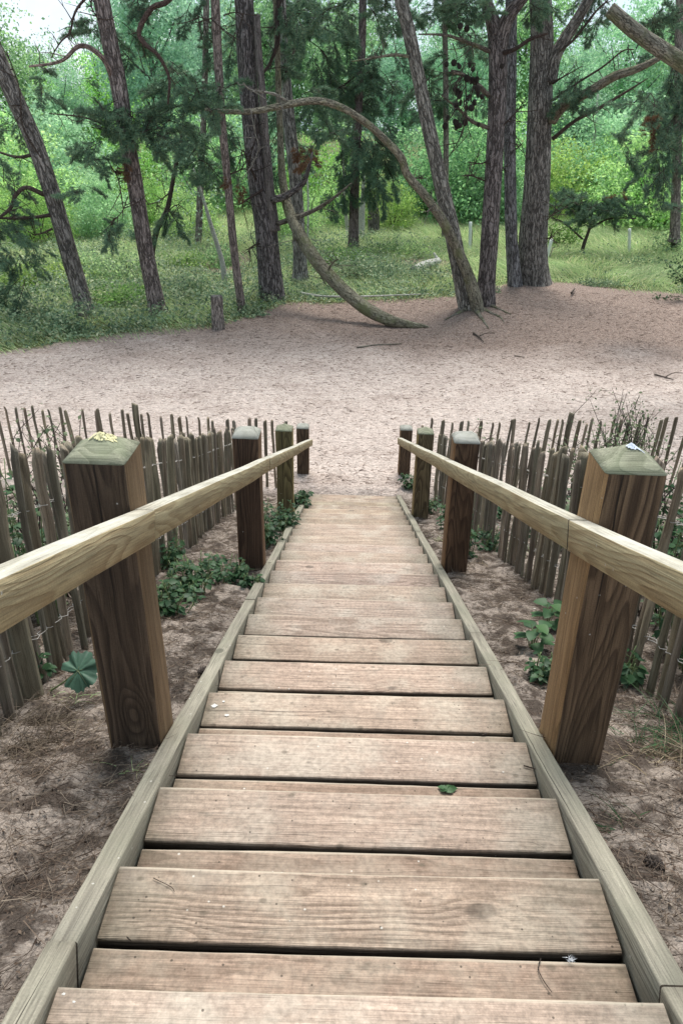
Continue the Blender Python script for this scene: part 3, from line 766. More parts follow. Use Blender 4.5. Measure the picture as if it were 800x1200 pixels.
# T2
pine('pine with pinkish bark, second from the left, needles across its middle',
     [([(186, 370, 16.6), (172, 300, 16.6), (159, 220, 16.6), (150, 170, 16.6), (139, 100, 16.5), (127, 40, 16.5), (118, -8, 16.5)], [.25, .215, .20, .20, .20, .20, .19, .19], M_BARK, 6)],
     [([(131, 88, 16.4), (118, 68, 16.2), (92, 53, 16.0), (70, 70, 15.9), (34, 78, 15.8)], [.06, .055, .05, .035, .02], M_BARKRED),
      ([(134, 152, 16.4), (115, 143, 16.2), (95, 136, 16.1), (58, 133, 16)], [.04, .03, .02, .012], M_TWIG),
      ([(215, -20, 16.8), (196, 0, 16.6), (176, 10, 16.5), (163, 32, 16.4), (168, 52, 16.4), (186, 66, 16.3), (196, 90, 16.3), (197, 122, 16.2)], [.06, .055, .06, .055, .05, .04, .035, .02], M_TWIG),
      ([(104, -6, 16.5), (93, 8, 16.4), (85, 22, 16.3), (82, 38, 16.3), (70, 50, 16.2), (60, 68, 16.2)], [.03, .025, .02, .01], M_TWIG),
      ([(108, -6, 16.5), (106, 10, 16.4), (116, 24, 16.3)], [.02, .012], M_TWIG),
      ([(145, 245, 16.4), (138, 210, 16.3), (130, 195, 16.2)], [.015, .01], M_TWIG),
      ([(150, 230, 16.3), (142, 250, 16.2), (128, 262, 16.1)], [.012, .01], M_TWIG)],
     [(112, 35, 28, 16, 16.8, 14, dict(s=(.35, .7))), (150, 50, 16, 14, 16.9, 6), (150, 140, 42, 20, 16.1, 26, dict(s=(.4, .8))), (122, 160, 20, 20, 16.2, 10), (175, 165, 26, 22, 16.3, 12),
      (115, 190, 24, 20, 16.4, 14, dict(s=(.4, .8))), (100, 232, 20, 18, 16.0, 8, dict(s=(.35, .6), droop=.4)), (135, 272, 24, 14, 15.9, 9, dict(s=(.35, .6))), (100, 120, 14, 26, 16.6, 7, dict(s=(.25, .5))),
      (165, 20, 16, 20, 17, 5), (200, 155, 22, 22, 16.6, 10), (145, 200, 14, 8, 16.2, 3, dict(nm=2, s=(.3, .5)))], tcol=(1.15, 1.0, 1.0))
# small dark leaning pine between T2 and T3
pine('small crooked dark pine between the second pine and the thin stem',
     [([(178, 300, 19.5), (184, 270, 19.5), (196, 245, 19.5), (204, 205, 19.5), (212, 168, 19.5), (214, 150, 19.5)], [.09, .08, .07, .06, .05, .04], M_TWIG, 0)],
     [([(190, 255, 19.5), (206, 240, 19.3), (218, 246, 19.2)], [.02, .01], M_TWIG), ([(200, 225, 19.5), (185, 236, 19.3), (172, 240, 19.2)], [.02, .01], M_TWIG)],
     [(200, 250, 24, 18, 19.5, 9, dict(s=(.5, .8))), (170, 280, 20, 14, 19.5, 6), (225, 215, 20, 20, 19.5, 8), (215, 160, 26, 20, 19.5, 12), (240, 180, 20, 22, 19.6, 9)], crown_n=0)
# T3 thin stem
pine('slender pine stem just left of the thick dark trunk, behind the short stump',
     [([(284, 367, 17.0), (275, 300, 17), (267, 215, 17), (260, 140, 17), (255, 60, 17), (252, -8, 17)], [.125, .11, .10, .10, .105, .11, .11], M_BARKRED, 5)],
     [([(256, 18, 17), (240, 22, 16.9), (230, 18, 16.8)], [.02, .01], M_TWIG), ([(266, 205, 17), (280, 200, 16.9), (286, 192, 16.8)], [.02, .01], M_TWIG),
      ([(262, 18, 17), (275, 14, 17.2), (290, 17, 17.4)], [.015, .008], M_TWIG)],
     [(232, 112, 28, 16, 16.6, 16, dict(s=(.35, .7))), (268, 108, 22, 16, 16.7, 10, dict(s=(.35, .7))), (215, 130, 22, 18, 16.7, 9), (276, 212, 10, 10, 16.9, 3, dict(nm=2, s=(.25, .45))), (232, 20, 20, 16, 17.6, 6)], tcol=(.95, .9, .9), crown_n=6)
# T4 thick trunk with snag
pine('thick furrowed pine trunk with a pale dead snag beside it, left of the bent trunk',
     [([(319, 351, 18.5), (315, 310, 18.5), (311, 262, 18.5), (304, 225, 18.5), (297, 170, 18.5), (291, 100, 18.5), (288, 40, 18.5), (285, -8, 18.5)], [.36, .34, .33, .30, .26, .26, .25, .25, .25], M_BARK, 6),
      ([(320, 270, 18.45), (316, 225, 18.4), (311, 160, 18.35), (307, 105, 18.3), (303, 60, 18.3), (301, 17, 18.3)], [.20, .14, .105, .10, .09, .085], M_BARKGREY, 0)],
     [([(320, 234, 18.3), (336, 230, 18.1), (352, 216, 17.9), (361, 198, 17.8), (366, 178, 17.7)], [.10, .09, .07, .05, .02], M_BARK),
      ([(326, 262, 18.3), (345, 255, 18.1), (370, 246, 17.9), (395, 230, 17.7), (412, 214, 17.6)], [.07, .065, .05, .035, .015], M_BARKMOSS),
      ([(308, 222, 18.2), (294, 232, 18), (280, 240, 17.9)], [.04, .015], M_TWIG), ([(300, 210, 18.2), (288, 190, 18), (285, 175, 17.9)], [.035, .015], M_TWIG),
      ([(305, 285, 18.3), (296, 288, 18.1), (291, 295, 18)], [.03, .012], M_TWIG),
      ([(328, -10, 18.6), (326, 20, 18.6), (324, 50, 18.5), (316, 72, 18.5), (309, 85, 18.4)], [.06, .055, .045, .03], M_TWIG),
      ([(296, 132, 18.2), (303, 150, 18), (296, 180, 17.9), (288, 202, 17.9)], [.015, .008], M_TWIG)],
     [(366, 190, 13, 14, 17.9, 5, dict(nm=2, s=(.3, .55))), (352, 172, 10, 10, 18.0, 3, dict(nm=2, s=(.3, .5))), (345, 30, 24, 26, 18.9, 12), (330, 85, 14, 22, 19, 6)], tcol=(.80, .76, .80))
# grey trunk behind
pine('straight grey pine trunk partly hidden behind the bent mossy trunk',
     [([(352, 318, 20.8), (350, 270, 20.8), (345, 200, 20.8), (338, 135, 20.8), (332, 60, 20.8), (330, -5, 20.8)], [.22, .21, .20, .19, .15, .12], M_BARK, 5)], [],
     [(365, 120, 20, 16, 21, 8), (345, 60, 30, 30, 21, 14), (380, 150, 26, 30, 21, 14)], tcol=(1.35, 1.35, 1.35), crown_n=6)
# curved mossy trunk that lies on the sand
bent = pine('bent mossy trunk that sweeps down and lies along the sand',
     [([(502, 384, 16.15), (480, 381, 16.15), (455, 375, 16.2), (425, 359, 16.5), (395, 333, 16.9), (368, 302, 17.4), (350, 272, 17.9), (338, 245, 18.3), (331, 210, 18.6), (328, 150, 18.8), (325, 60, 18.9), (323, -5, 18.9)],
       [.02, .10, .155, .18, .18, .185, .18, .17, .14, .10, .085, .08, .08], M_BARKMOSS, 4)],
     [([(384, 318, 17.0), (392, 309, 16.9), (396, 304, 16.8)], [.03, .012], M_BARKMOSS), ([(350, 278, 17.8), (342, 284, 17.6)], [.03, .012], M_BARKGREY), ([(376, 322, 17.1), (380, 332, 17.0)], [.03, .01], M_BARKMOSS)],
     [], tcol=(1.1, 1.1, 1.0), crown_n=6, name='bent_pine_tree')
# centre forked pine with long arching limb
pine('forked pine in the middle, smooth leaning trunk with a long arching mossy limb',
     [([(548, 366, 17.55), (536, 305, 17.6), (527, 260, 17.6), (514, 205, 17.6), (500, 140, 17.6), (487, 75, 17.6), (476, 25, 17.6), (468, -8, 17.6)], [.25, .235, .225, .20, .19, .175, .17, .16, .16], M_BARK, 6),
      ([(560, 366, 17.35), (551, 330, 17.3), (534, 290, 17.2), (516, 255, 17.0), (495, 226, 16.9), (477, 205, 16.8), (470, 185, 16.7), (452, 165, 16.6), (430, 145, 16.4), (400, 126, 16.2), (370, 118, 16.0), (335, 123, 15.9), (300, 130, 15.8), (270, 131, 15.7), (240, 128, 15.6)],
       [.19, .17, .145, .125, .115, .105, .10, .095, .09, .085, .085, .08, .075, .065, .055, .035], M_BARKMOSS, 0)],
     [([(336, 118, 15.9), (318, 111, 15.8), (295, 106, 15.7), (285, 97, 15.6)], [.035, .03, .02, .01], M_BARKGREY),
      ([(478, 66, 17.5), (462, 63, 17.3), (440, 68, 17.2), (412, 72, 17.1)], [.04, .035, .025, .012], M_BARKMOSS),
      ([(495, 208, 17.2), (480, 210, 17)], [.015, .008], M_TWIG),
      ([(294, 128, 15.7), (300, 150, 15.6), (302, 170, 15.6), (295, 190, 15.6), (290, 202, 15.6)], [.012, .007], M_BARKGREY),
      ([(500, 248, 16.9), (506, 243, 16.8)], [.02, .012], M_BARKGREY)],
     [(246, 128, 20, 12, 15.5, 8, dict(s=(.35, .6))), (418, 138, 16, 8, 16.2, 4, dict(s=(.3, .5))), (405, 8, 36, 22, 18.3, 12), (450, 20, 24, 20, 18.2, 7)], tcol=(1.18, 1.16, 1.10))
# T8
t8 = pine('dark reddish pine that forks at the top, right of the forked pine, hung with cones',
     [([(567, 362, 18.0), (571, 310, 18), (575, 250, 18), (580, 170, 18), (583, 100, 18), (582, 50, 18), (576, 22, 18), (566, -8, 18)], [.29, .25, .24, .235, .235, .235, .23, .16, .14], M_BARK, 5),
      ([(584, 55, 18.0), (594, 22, 17.9), (612, -2, 17.8), (624, -14, 17.8)], [.20, .17, .14, .13], M_BARK, 0)],
     [([(573, 60, 17.9), (550, 51, 17.7), (525, 42, 17.5), (490, 40, 17.4)], [.055, .045, .035, .015], M_BARKMOSS),
      ([(572, 112, 17.9), (560, 98, 17.7), (542, 88, 17.6), (529, 84, 17.5)], [.06, .055, .05, .045], M_BARKMOSS),
      ([(572, 150, 17.9), (552, 142, 17.7), (535, 128, 17.6), (517, 112, 17.5)], [.05, .045, .03, .012], M_BARKMOSS),
      ([(590, 62, 17.8), (604, 58, 17.6), (622, 46, 17.5), (642, 39, 17.4)], [.06, .05, .04, .025], M_TWIG),
      ([(570, 190, 17.9), (560, 192, 17.7), (548, 190, 17.6)], [.02, .01], M_TWIG), ([(568, 212, 17.9), (552, 208, 17.7), (540, 206, 17.6)], [.02, .01], M_TWIG),
      ([(588, 148, 17.9), (600, 134, 17.8), (612, 124, 17.7)], [.02, .01], M_TWIG), ([(545, 90, 17.6), (545, 130, 17.5), (540, 160, 17.5), (524, 186, 17.4)], [.018, .008], M_TWIG)],
     [(560, 10, 34, 16, 17.7, 20, dict(s=(.4, .8))), (530, 20, 26, 20, 18.4, 8), (625, 8, 18, 14, 18.0, 9), (598, -4, 20, 10, 17.8, 6)], tcol=(.88, .80, .82))
def cone_arrays(L=.09, seed=0):
    r_ = np.random.default_rng(seed); mb = MB(); n = 60
    tube(mb, [(0, 0, 0), (0, 0, L*.9)], [L*.18, L*.22, L*.05], 6, 8)
    for i in range(n):
        t = (i+.5)/n; a = i*2.39996; rr_ = L*(.40*math.sin(math.pi*min(1, t*.9+.12))**.8+.02); z = L*t
        o = np.array([math.cos(a), math.sin(a), 0]); s = np.array([-math.sin(a), math.cos(a), 0]); up = np.array([0, 0, 1.])
        w_ = L*.13; th = L*.04; p0 = o*rr_*.25+up*(z-L*.05); p1 = o*rr_+up*(z+L*.03)
        v = [p0-s*w_*.4, p0+s*w_*.4, p1+s*w_-up*0, p1-s*w_, p1+o*w_*.3+up*th, p0+up*th]
        mb.add(np.array(v), [np.array([[0, 1, 2, 3]]), np.array([[3, 2, 4], [0, 3, 5], [1, 5, 2], [5, 3, 4], [5, 4, 2]])])
    return mb
_c = cone_arrays().build('cone_mesh', M_CONE, loc=(0, 0, 0)); CONE = _c.data; bpy.data.objects.remove(_c)
for i in range(34):
    px = rng.normal(545, 17); py = rng.normal(108, 30); p = at(px, py, 17.55)
    o = local(t8, 'cone', CONE, tuple(p), (rng.uniform(2, 4), rng.uniform(-.5, .5), 0)); s = rng.uniform(1.1, 1.7); o.scale = (s, s, s)
for i in range(26):
    mb = MB(); px = rng.normal(545, 16); py = rng.normal(95, 24); p = at(px, py, 17.55); q_ = at(px-rng.uniform(-6, 14), py+rng.uniform(10, 30), 17.5)
    tube(mb, [p, (p+q_)/2+rng.normal(size=3)*.05, q_], [.012, .006], 6, 4)
    mb.build('twig', M_TWIG, t8)
# T9
pine('straight grey pine trunk wedged between the dark reddish pine and the thickest trunk',
     [([(603, 341, 20.4), (599, 280, 20.4), (597, 200, 20.4), (597, 120, 20.4), (598, 50, 20.4), (599, -8, 20.4)], [.25, .20, .185, .18, .18, .17, .17], M_BARK, 5)],
     [([(592, 200, 20.3), (588, 196, 20.2)], [.02, .01], M_TWIG), ([(604, 175, 20.3), (612, 168, 20.2)], [.02, .01], M_TWIG)], [], tcol=(.98, 1.0, 1.08), crown_n=6)
# T10
pine('thickest trunk of all, furrowed pine right of the group, limbs reaching right',
     [([(625, 340, 20.8), (624, 290, 20.8), (628, 220, 20.8), (631, 150, 20.8), (633, 90, 20.8), (634, 45, 20.8), (632, -8, 20.8)], [.52, .44, .40, .365, .345, .33, .32, .30], M_BARK, 6),
      ([(643, 95, 20.7), (650, 66, 20.6), (664, 42, 20.5), (680, 16, 20.4), (692, -6, 20.3)], [.20, .18, .16, .14, .13], M_BARK, 3)],
     [([(646, 142, 20.6), (658, 124, 20.4), (685, 108, 20.1), (715, 93, 19.8), (745, 80, 19.6), (772, 68, 19.4)], [.16, .15, .13, .12, .10, .07], M_BARKMOSS),
      ([(647, 163, 20.6), (672, 142, 20.3), (700, 126, 20), (730, 107, 19.8), (758, 92, 19.6)], [.06, .05, .045, .035, .012], M_TWIG),
      ([(647, 98, 20.6), (662, 89, 20.4), (681, 78, 20.2)], [.03, .02, .01], M_TWIG),
      ([(646, 118, 20.6), (680, 95, 20.2), (705, 78, 20), (727, 60, 19.8), (742, 58, 19.7)], [.035, .025, .015], M_TWIG),
      ([(650, 64, 20.5), (672, 44, 20.3), (695, 18, 20.1), (712, 0, 20)], [.035, .03, .02], M_TWIG),
      ([(640, 258, 20.5), (650, 250, 20.3), (665, 242, 20.1)], [.02, .01], M_TWIG), ([(640, 280, 20.5), (648, 277, 20.3)], [.02, .01], M_TWIG)],
     [(677, 108, 26, 14, 20.0, 16, dict(s=(.4, .8))), (690, 128, 14, 10, 20, 5, dict(s=(.3, .6))), (708, 32, 22, 14, 20.8, 9), (700, -2, 26, 14, 20.8, 9), (645, 8, 14, 12, 20.4, 6), (690, 96, 20, 10, 20, 4, dict(s=(.3, .6)))], tcol=(1.06, 1.03, 1.0), tw=.84)
# surface roots at the foot of the forked pine
# T11: pine outside the right edge whose broken limb crosses the corner
pine('pine at the right edge whose broken mossy limb crosses the top right corner',
     [([(930, 470, 12.5), (925, 380, 12.5), (915, 250, 12.5), (905, 120, 12.5), (900, 20, 12.5)], [.30, .27, .25, .24, .22, .2], M_BARK, 5),
      ([(903, 125, 12.5), (860, 112, 12.5), (812, 82, 12.5), (780, 62, 12.5), (745, 38, 12.5), (714, 11, 12.5)], [.16, .15, .145, .135, .125, .115], M_BARKMOSS, 0)],
     [], [(765, 120, 34, 22, 15.5, 12, dict(s=(.4, .7))), (792, 165, 30, 26, 15.5, 14, dict(droop=.7, s=(.4, .7))), (778, 205, 22, 16, 15.5, 6, dict(droop=.7)), (790, 90, 24, 20, 15.6, 9), (768, 25, 30, 22, 16.4, 8), (800, 245, 14, 12, 15.5, 4), (800, 30, 20, 20, 16, 7),
         (755, 150, 18, 12, 15.5, 3, dict(nm=2, s=(.3, .6)))], tcol=(1, 1, 1), crown_n=6)
# T12 distant pines
pine('distant pine with a dark drooping crown behind the arching limb',
     [([(414, 285, 27), (416, 200, 27), (420, 120, 27), (424, 50, 27), (425, -8, 27)], [.22, .20, .18, .17, .15, .15], M_BARKRED, 6)], 
     [([(420, 85, 27), (405, 98, 26.8), (395, 104, 26.6)], [.05, .03, .01], M_TWIG)],
     [(375, 40, 46, 40, 27, 40, dict(s=(.8, 1.4), droop=.5)), (440, 90, 34, 30, 27, 26, dict(s=(.8, 1.3), droop=.5)), (425, 170, 36, 44, 26.5, 42, dict(s=(.8, 1.3), droop=.8)), (385, 110, 30, 40, 27, 26, dict(s=(.8, 1.3), droop=.6)),
      (440, 215, 22, 26, 26.5, 16, dict(s=(.7, 1.2), droop=.8)), (400, 225, 22, 20, 26.8, 12, dict(s=(.7, 1.1), droop=.8)), (455, 10, 30, 30, 27.4, 18, dict(s=(.8, 1.3)))], tcol=(.8, .75, .8), group='distant pines behind the meadow')
pine('distant dark pine behind the thick trunk and its snag',
     [([(232, 292, 28), (236, 200, 28), (240, 100, 28), (242, -8, 28)], [.16, .15, .13, .12, .12], M_BARKRED, 6)], [],
     [(240, 170, 40, 40, 28, 30, dict(s=(.8, 1.3), droop=.6)), (270, 60, 30, 40, 28, 24, dict(s=(.8, 1.3))), (330, 160, 24, 50, 28, 22, dict(s=(.8, 1.3), droop=.6)), (200, 90, 26, 30, 28, 16, dict(s=(.8, 1.3))), (345, 20, 30, 34, 28, 20, dict(s=(.8, 1.3)))], group='distant pines behind the meadow')
pine('distant pine crown above the leaning trunks, right of the middle',
     [([(520, 288, 30), (522, 200, 30), (522, 100, 30), (520, -8, 30)], [.14, .13, .12, .10], M_BARKRED, 6)], [],
     [(500, 115, 30, 30, 30, 20, dict(s=(.9, 1.4))), (535, 60, 32, 34, 30, 20, dict(s=(.9, 1.4))), (505, 20, 26, 24, 30, 12, dict(s=(.9, 1.3))), (555, 120, 16, 30, 30, 8)], group='distant pines behind the meadow')
pine('distant dark pine along the right edge above the shrubs',
     [([(790, 275, 27), (792, 200, 27), (794, 100, 27), (796, -8, 27)], [.2, .18, .16, .14], M_BARKRED, 6)], [],
     [(775, 190, 30, 30, 27, 22, dict(s=(.8, 1.3), droop=.7)), (790, 130, 26, 30, 27, 16, dict(s=(.8, 1.3))), (735, 175, 22, 22, 27, 8, dict(s=(.7, 1.1), droop=.5)), (790, 60, 24, 28, 27.5, 12, dict(s=(.8, 1.2)))], group='distant pines behind the meadow')
# young dark pine on the meadow
pine('young spreading dark pine on the meadow, wide flat crown above the white post',
     [([(680, 302, 26.5), (684, 285, 26.5), (690, 268, 26.5), (694, 245, 26.5)], [.09, .08, .07, .05, .04], M_TWIG, 0)],
     [([(682, 280, 26.4), (660, 262, 26.2), (645, 255, 26)], [.04, .02], M_TWIG), ([(690, 268, 26.4), (715, 258, 26.2), (745, 256, 26)], [.04, .02], M_TWIG)],
     [(672, 244, 26, 14, 26.2, 24, dict(s=(.6, 1.0), droop=.1)), (705, 248, 26, 13, 26.2, 22, dict(s=(.6, 1.0), droop=.1)), (735, 252, 20, 10, 26.2, 10, dict(s=(.5, .9), droop=.1)), (690, 235, 30, 7, 26.3, 12, dict(s=(.5, .8), droop=-.1)), (680, 262, 18, 6, 26.2, 5), (725, 230, 5, 5, 26.2, 2, dict(nm=2, s=(.3, .5)))],
     crown_n=0, name='young_pine_tree', group='distant pines behind the meadow')

# surface roots
mb = MB()
b = ground_at(562, 370)
rt = thing('tree_roots', tuple(b), 'exposed knobbly roots on the sand at the foot of the forked pine', 'roots')
for pts in ([(560, 366), (574, 371), (585, 375), (590, 380)], [(556, 368), (566, 379), (572, 386)], [(545, 368), (532, 372), (520, 376)], [(568, 362), (582, 366), (598, 372)]):
    P = []
    for i, (a_, c_) in enumerate(pts):
        p = ground_at(a_, c_); p[2] = gz(p[0], p[1])+(.03 if i == 0 else .005); P.append(p)
    mb = MB(); tube(mb, P, [.06, .038, .022, .008], 18, 8, 0, .3, seed=3); mb.build('root', M_BARKMOSS, rt, smooth=True)

# ------------------------------------------------------------------ broadleaf trees and shrubs behind
def crown_mesh(seed, rx, ry, rz, nclump, per, size, mat_, hollow=.55, up=.45, csz=.28):
    st = np.random.default_rng(seed)
    d = unit(st.normal(size=(nclump, 3))); rad = (hollow+(1-hollow)*st.uniform(0, 1, nclump))
    lump = 1+.30*np.sin(d[:, 0]*5+seed)*np.cos(d[:, 1]*4+seed*2)+.16*np.sin(d[:, 2]*9)
    C = d*(rad*lump)[:, None]*np.array([rx, ry, rz])
    C[:, 2] = np.maximum(C[:, 2], -rz*.75)
    cs = st.uniform(.5, 1.2, nclump)*csz*min(rx, rz)
    P = np.repeat(C, per, 0)+st.normal(size=(nclump*per, 3))*np.repeat(cs, per)[:, None]*np.array([1, 1, .6])
    v, f = leaf_quads(P, size, up)
    o = build_np('crown_mesh', v, [f], mat_, loc=(0, 0, 0)); me = o.data; bpy.data.objects.remove(o); return me
BUSH = [crown_mesh(1, 2.6, 2.2, 1.9, 120, 95, .125, M_LEAF, csz=.22), crown_mesh(2, 2.2, 2.0, 1.6, 100, 90, .115, M_LEAFY, csz=.22), crown_mesh(3, 2.8, 2.2, 2.1, 130, 95, .135, M_WILLOW, csz=.22), crown_mesh(4, 2.4, 2.2, 2.3, 120, 95, .13, M_LEAF, csz=.22)]
TREE = [crown_mesh(11, 3.6, 3.2, 5.4, 210, 105, .17, M_WILLOW, .40, .2, .16), crown_mesh(12, 4.2, 3.6, 5.0, 220, 105, .19, M_LEAF, .40, .3, .16), crown_mesh(13, 3.4, 3.2, 6.0, 210, 105, .165, M_WILLOW, .35, .1, .145), crown_mesh(14, 4.4, 3.8, 5.2, 220, 105, .20, M_LEAF, .35, .3, .17)]
mbt = MB()
tube(mbt, [(0, 0, -.5), (.1, 0, 3), (-.1, .1, 6), (.05, 0, 9)], [.24, .2, .15, .06], 24, 10, 0, .1, .4, 5)
for i in range(9):
    a = i*2.4; z = 3.0+i*.6; d = np.array([math.cos(a), math.sin(a), .9])
    tube(mbt, [(0, 0, z), d*1.2+[0, 0, z], d*2.6+[0, 0, z+.3]], [.08, .05, .02], 8, 6)
_o = mbt.build('trunk_mesh', M_BARK, loc=(0, 0, 0), smooth=True); TRUNK = _o.data; bpy.data.objects.remove(_o)
mbt = MB()
for i in range(7):
    a = i*2.4; d = np.array([math.cos(a)*.7, math.sin(a)*.7, 1.1])
    tube(mbt, [(0, 0, -.2), d*.6, d*1.5+[0, 0, .2]], [.05, .035, .015], 8, 6)
_o = mbt.build('stem_mesh', M_TWIG, loc=(0, 0, 0), smooth=True); STEM = _o.data; bpy.data.objects.remove(_o)

def plant_tree(px, Y, proto, sc, col, label, h=7.0, bush=False, zs=1.0, group=None):
    x = at(px, 200, Y)[0]; z = gz(x, Y)
    root = thing('shrub' if bush else 'broadleaf_tree', (x, Y, z), label, 'shrub' if bush else 'tree', group or ('shrubs beyond the meadow' if bush else 'broadleaf trees closing the view'))
    root.rotation_euler = (0, 0, rng.uniform(0, 6.28)); root.scale = (sc, sc, sc*zs)
    c = bpy.data.objects.new('crown', proto); COL.objects.link(c); c.parent = root; c.color = (*[v_*1.2 for v_ in col], 1)
    c.location = (0, 0, 1.45 if bush else h)
    t_ = bpy.data.objects.new('stem' if bush else 'trunk', STEM if bush else TRUNK); COL.objects.link(t_); t_.parent = root; t_.color = (1, 1, 1, 1)
    return root
B, T = BUSH, TREE
for a in [
    (20, 31, B[0], 1.0, (1.0, 1.1, .9), 'rounded mid green shrub behind the leaning trunk at far left'),
    (70, 37, B[2], 1.15, (.95, 1.05, .9), 'pale green shrub between the two left pines'),
    (150, 41, B[1], 1.1, (.75, 1.0, .9), 'bright green shrub just behind the pinkish pine'),
    (235, 39, B[3], 1.1, (.85, 1.0, .95), 'green shrub seen between the pinkish pine and the slender stem'),
    (300, 42, B[2], 1.1, (.8, .95, .85), 'shrub behind the thick furrowed trunk'),
    (375, 40, B[1], 1.0, (.8, 1.05, .9), 'bright yellowish shrub seen right of the bent trunk'),
    (462, 33, B[1], .58, (.8, .9, .8), 'low olive green bush beside the distant pale stems'),
    (500, 37, B[0], 1.1, (.62, .78, .8), 'dark green shrub seen between the arching limb and the forked pine'),
    (545, 36, B[3], 1.1, (.62, .82, .8), 'dense green shrub between the forked pine and the dark reddish pine'),
    (672, 38, B[1], 1.05, (1.0, 1.05, 1.0), 'yellow green shrub above the young pine'),
    (718, 40, B[2], 1.25, (.9, 1.05, .85), 'tall light green shrub above the white post'),
    (785, 34, B[0], 1.1, (1.0, 1.1, .9), 'bright green shrub at the right edge'),
    (745, 36, B[3], .85, (1.0, 1.15, .95), 'low leafy shrub left of the shrub at the right edge'),
    (28, 27, B[1], .62, (.8, .95, .9), 'bright rounded shrub behind the drooping needles at far left'),
    (112, 29, B[2], .60, (.95, 1.05, .8), 'pale rounded shrub in the gap between the two left pines'),
    (168, 33, B[1], .60, (.75, .95, .85), 'lime green shrub just left of the short crooked pine'),
    (215, 30, B[0], .50, (.95, 1.0, .8), 'round shrub right of the pinkish pine'),
    (340, 30, B[0], .50, (.85, .95, .8), 'low round shrub between the thick trunk and the bent trunk'),
    (400, 34, B[3], .55, (.9, 1.0, .8), 'low shrub left of the distant pale birch stems'),
    (585, 36, B[2], .62, (.9, 1.0, .85), 'low shrub glimpsed right of the dark reddish pine'),
    (610, 41, B[3], 1.1, (.85, 1.05, .9), 'shrub glimpsed between the thick trunks on the right'),
    (830, 42, B[2], 1.3, (.9, 1.0, .9), 'tall shrub cut off by the right edge'),
    (-40, 38, B[0], 1.3, (.9, 1.1, .9), 'tall shrub cut off by the left edge')]:
    plant_tree(*a, bush=True)
for a in [
    (-10, 50, T[1], .95, (.75, .85, .85), 'green tree behind the top of the leaning pine', 6.0),
    (85, 56, T[2], .60, (.95, 1.05, 1.0), 'feathery pale tree under the patch of open sky', 6.5),
    (128, 60, T[1], .78, (.95, 1.2, .75), 'low bright green tree crown below the open sky', 5.5),
    (190, 50, T[0], 1.05, (.85, .98, .95), 'tall pale bluish tree right of the pinkish pine', 7.0),
    (245, 62, T[2], 1.0, (.85, .95, .95), 'pale tall tree behind the slender stem', 7.0),
    (330, 58, T[3], 1.0, (.60, .72, .75), 'dark green tree behind the pale snag', 7.0),
    (405, 66, T[1], .98, (.65, .78, .8), 'dark tree behind the drooping distant pine', 7.5),
    (470, 56, T[0], .86, (.80, .96, .9), 'light green tree behind the leaning forked pine', 6.5),
    (535, 52, T[2], .88, (.9, 1.05, .95), 'pale green tree between the forked pine and the dark reddish pine', 6.5),
    (600, 64, T[3], 1.0, (.8, .95, .9), 'green tree between the two trunks right of the middle', 7.5),
    (665, 60, T[0], .86, (.95, 1.08, 1.0), 'feathery pale tree right of the thickest trunk', 6.0),
    (712, 48, T[2], .88, (.95, 1.1, .95), 'light green tree under the right reaching limbs', 6.0),
    (770, 58, T[0], 1.0, (.9, 1.05, 1.0), 'tall hazy tree in the top right corner', 7.5),
    (830, 48, T[1], 1.1, (.7, .85, .8), 'green tree cut off by the right edge', 6.5),
    (60, 78, T[3], .95, (.6, .75, .75), 'darker far tree low behind the two left pines', 5.0),
    (290, 84, T[3], 1.22, (.7, .85, .85), 'farthest dark tree left of the middle', 7.0),
    (520, 82, T[1], 1.08, (.7, .85, .85), 'farthest dark tree right of the middle', 6.5),
    (680, 84, T[3], 1.0, (.75, .9, .9), 'farthest tree behind the right limbs', 6.0),
    (180, 84, T[1], 1.22, (.72, .88, .88), 'farthest tree behind the pinkish pine', 6.0),
    (400, 86, T[3], 1.15, (.65, .8, .8), 'farthest tree in the middle', 7.0),
    (800, 84, T[3], 1.2, (.75, .9, .9), 'farthest tree at the right edge', 6.5),
    (-60, 80, T[1], 1.5, (.6, .75, .75), 'farthest tree at the left edge', 6.5),
    (905, 70, T[1], 1.5, (.6, .75, .75), 'far tree outside the right edge', 6.5)]:
    plant_tree(*a)

# birches
def birch(pts, rad, label, crown=None):
    P = [at(*p) for p in pts]; base = P[0]; base[2] = gz(base[0], base[1])-.05
    root = thing('birch_tree', tuple(base), label, 'tree', 'slender pale birches')
    mb = MB(); tube(mb, P, rad, 24, 8, 0, .08); mb.build('trunk', M_BIRCH, root, smooth=True)
    if crown:
        mb = MB(); c = P[-1]; Pc = c+rng.normal(size=(crown, 3))*np.array([.45, .45, .8])+np.array([0, 0, -.2])
        v, f = leaf_quads(Pc, .07, .2); mb.add(v, f); mb.build('crown', M_WILLOW, root)
birch([(264, 335, 20.2), (261, 310, 20.2), (254, 285, 20.2), (247, 263, 20.2), (236, 225, 20.2), (226, 195, 20.2)], [.075, .07, .06, .055, .03, .015], 'short pale birch stem behind the stump and slender pine', 500)
birch([(423, 275, 30), (424, 250, 30), (425, 236, 30), (427, 180, 30)], [.14, .11, .09, .03], 'pale birch stem beside the dark stump-like trunk past the meadow', 300)
birch([(408, 268, 31), (405, 248, 31), (403, 228, 31), (402, 150, 31)], [.08, .07, .06, .03], 'thin pale birch just left of the other distant pale stem', 300)
birch([(690, 270, 41), (692, 205, 41), (696, 160, 41), (700, 110, 41)], [.10, .09, .08, .04], 'thin white birch trunk among shrubs right of the thickest trunk', 900)
birch([(360, 290, 24), (361, 240, 24), (360, 200, 24)], [.03, .025, .02], 'very thin pale sapling right of the bent trunk', 200)
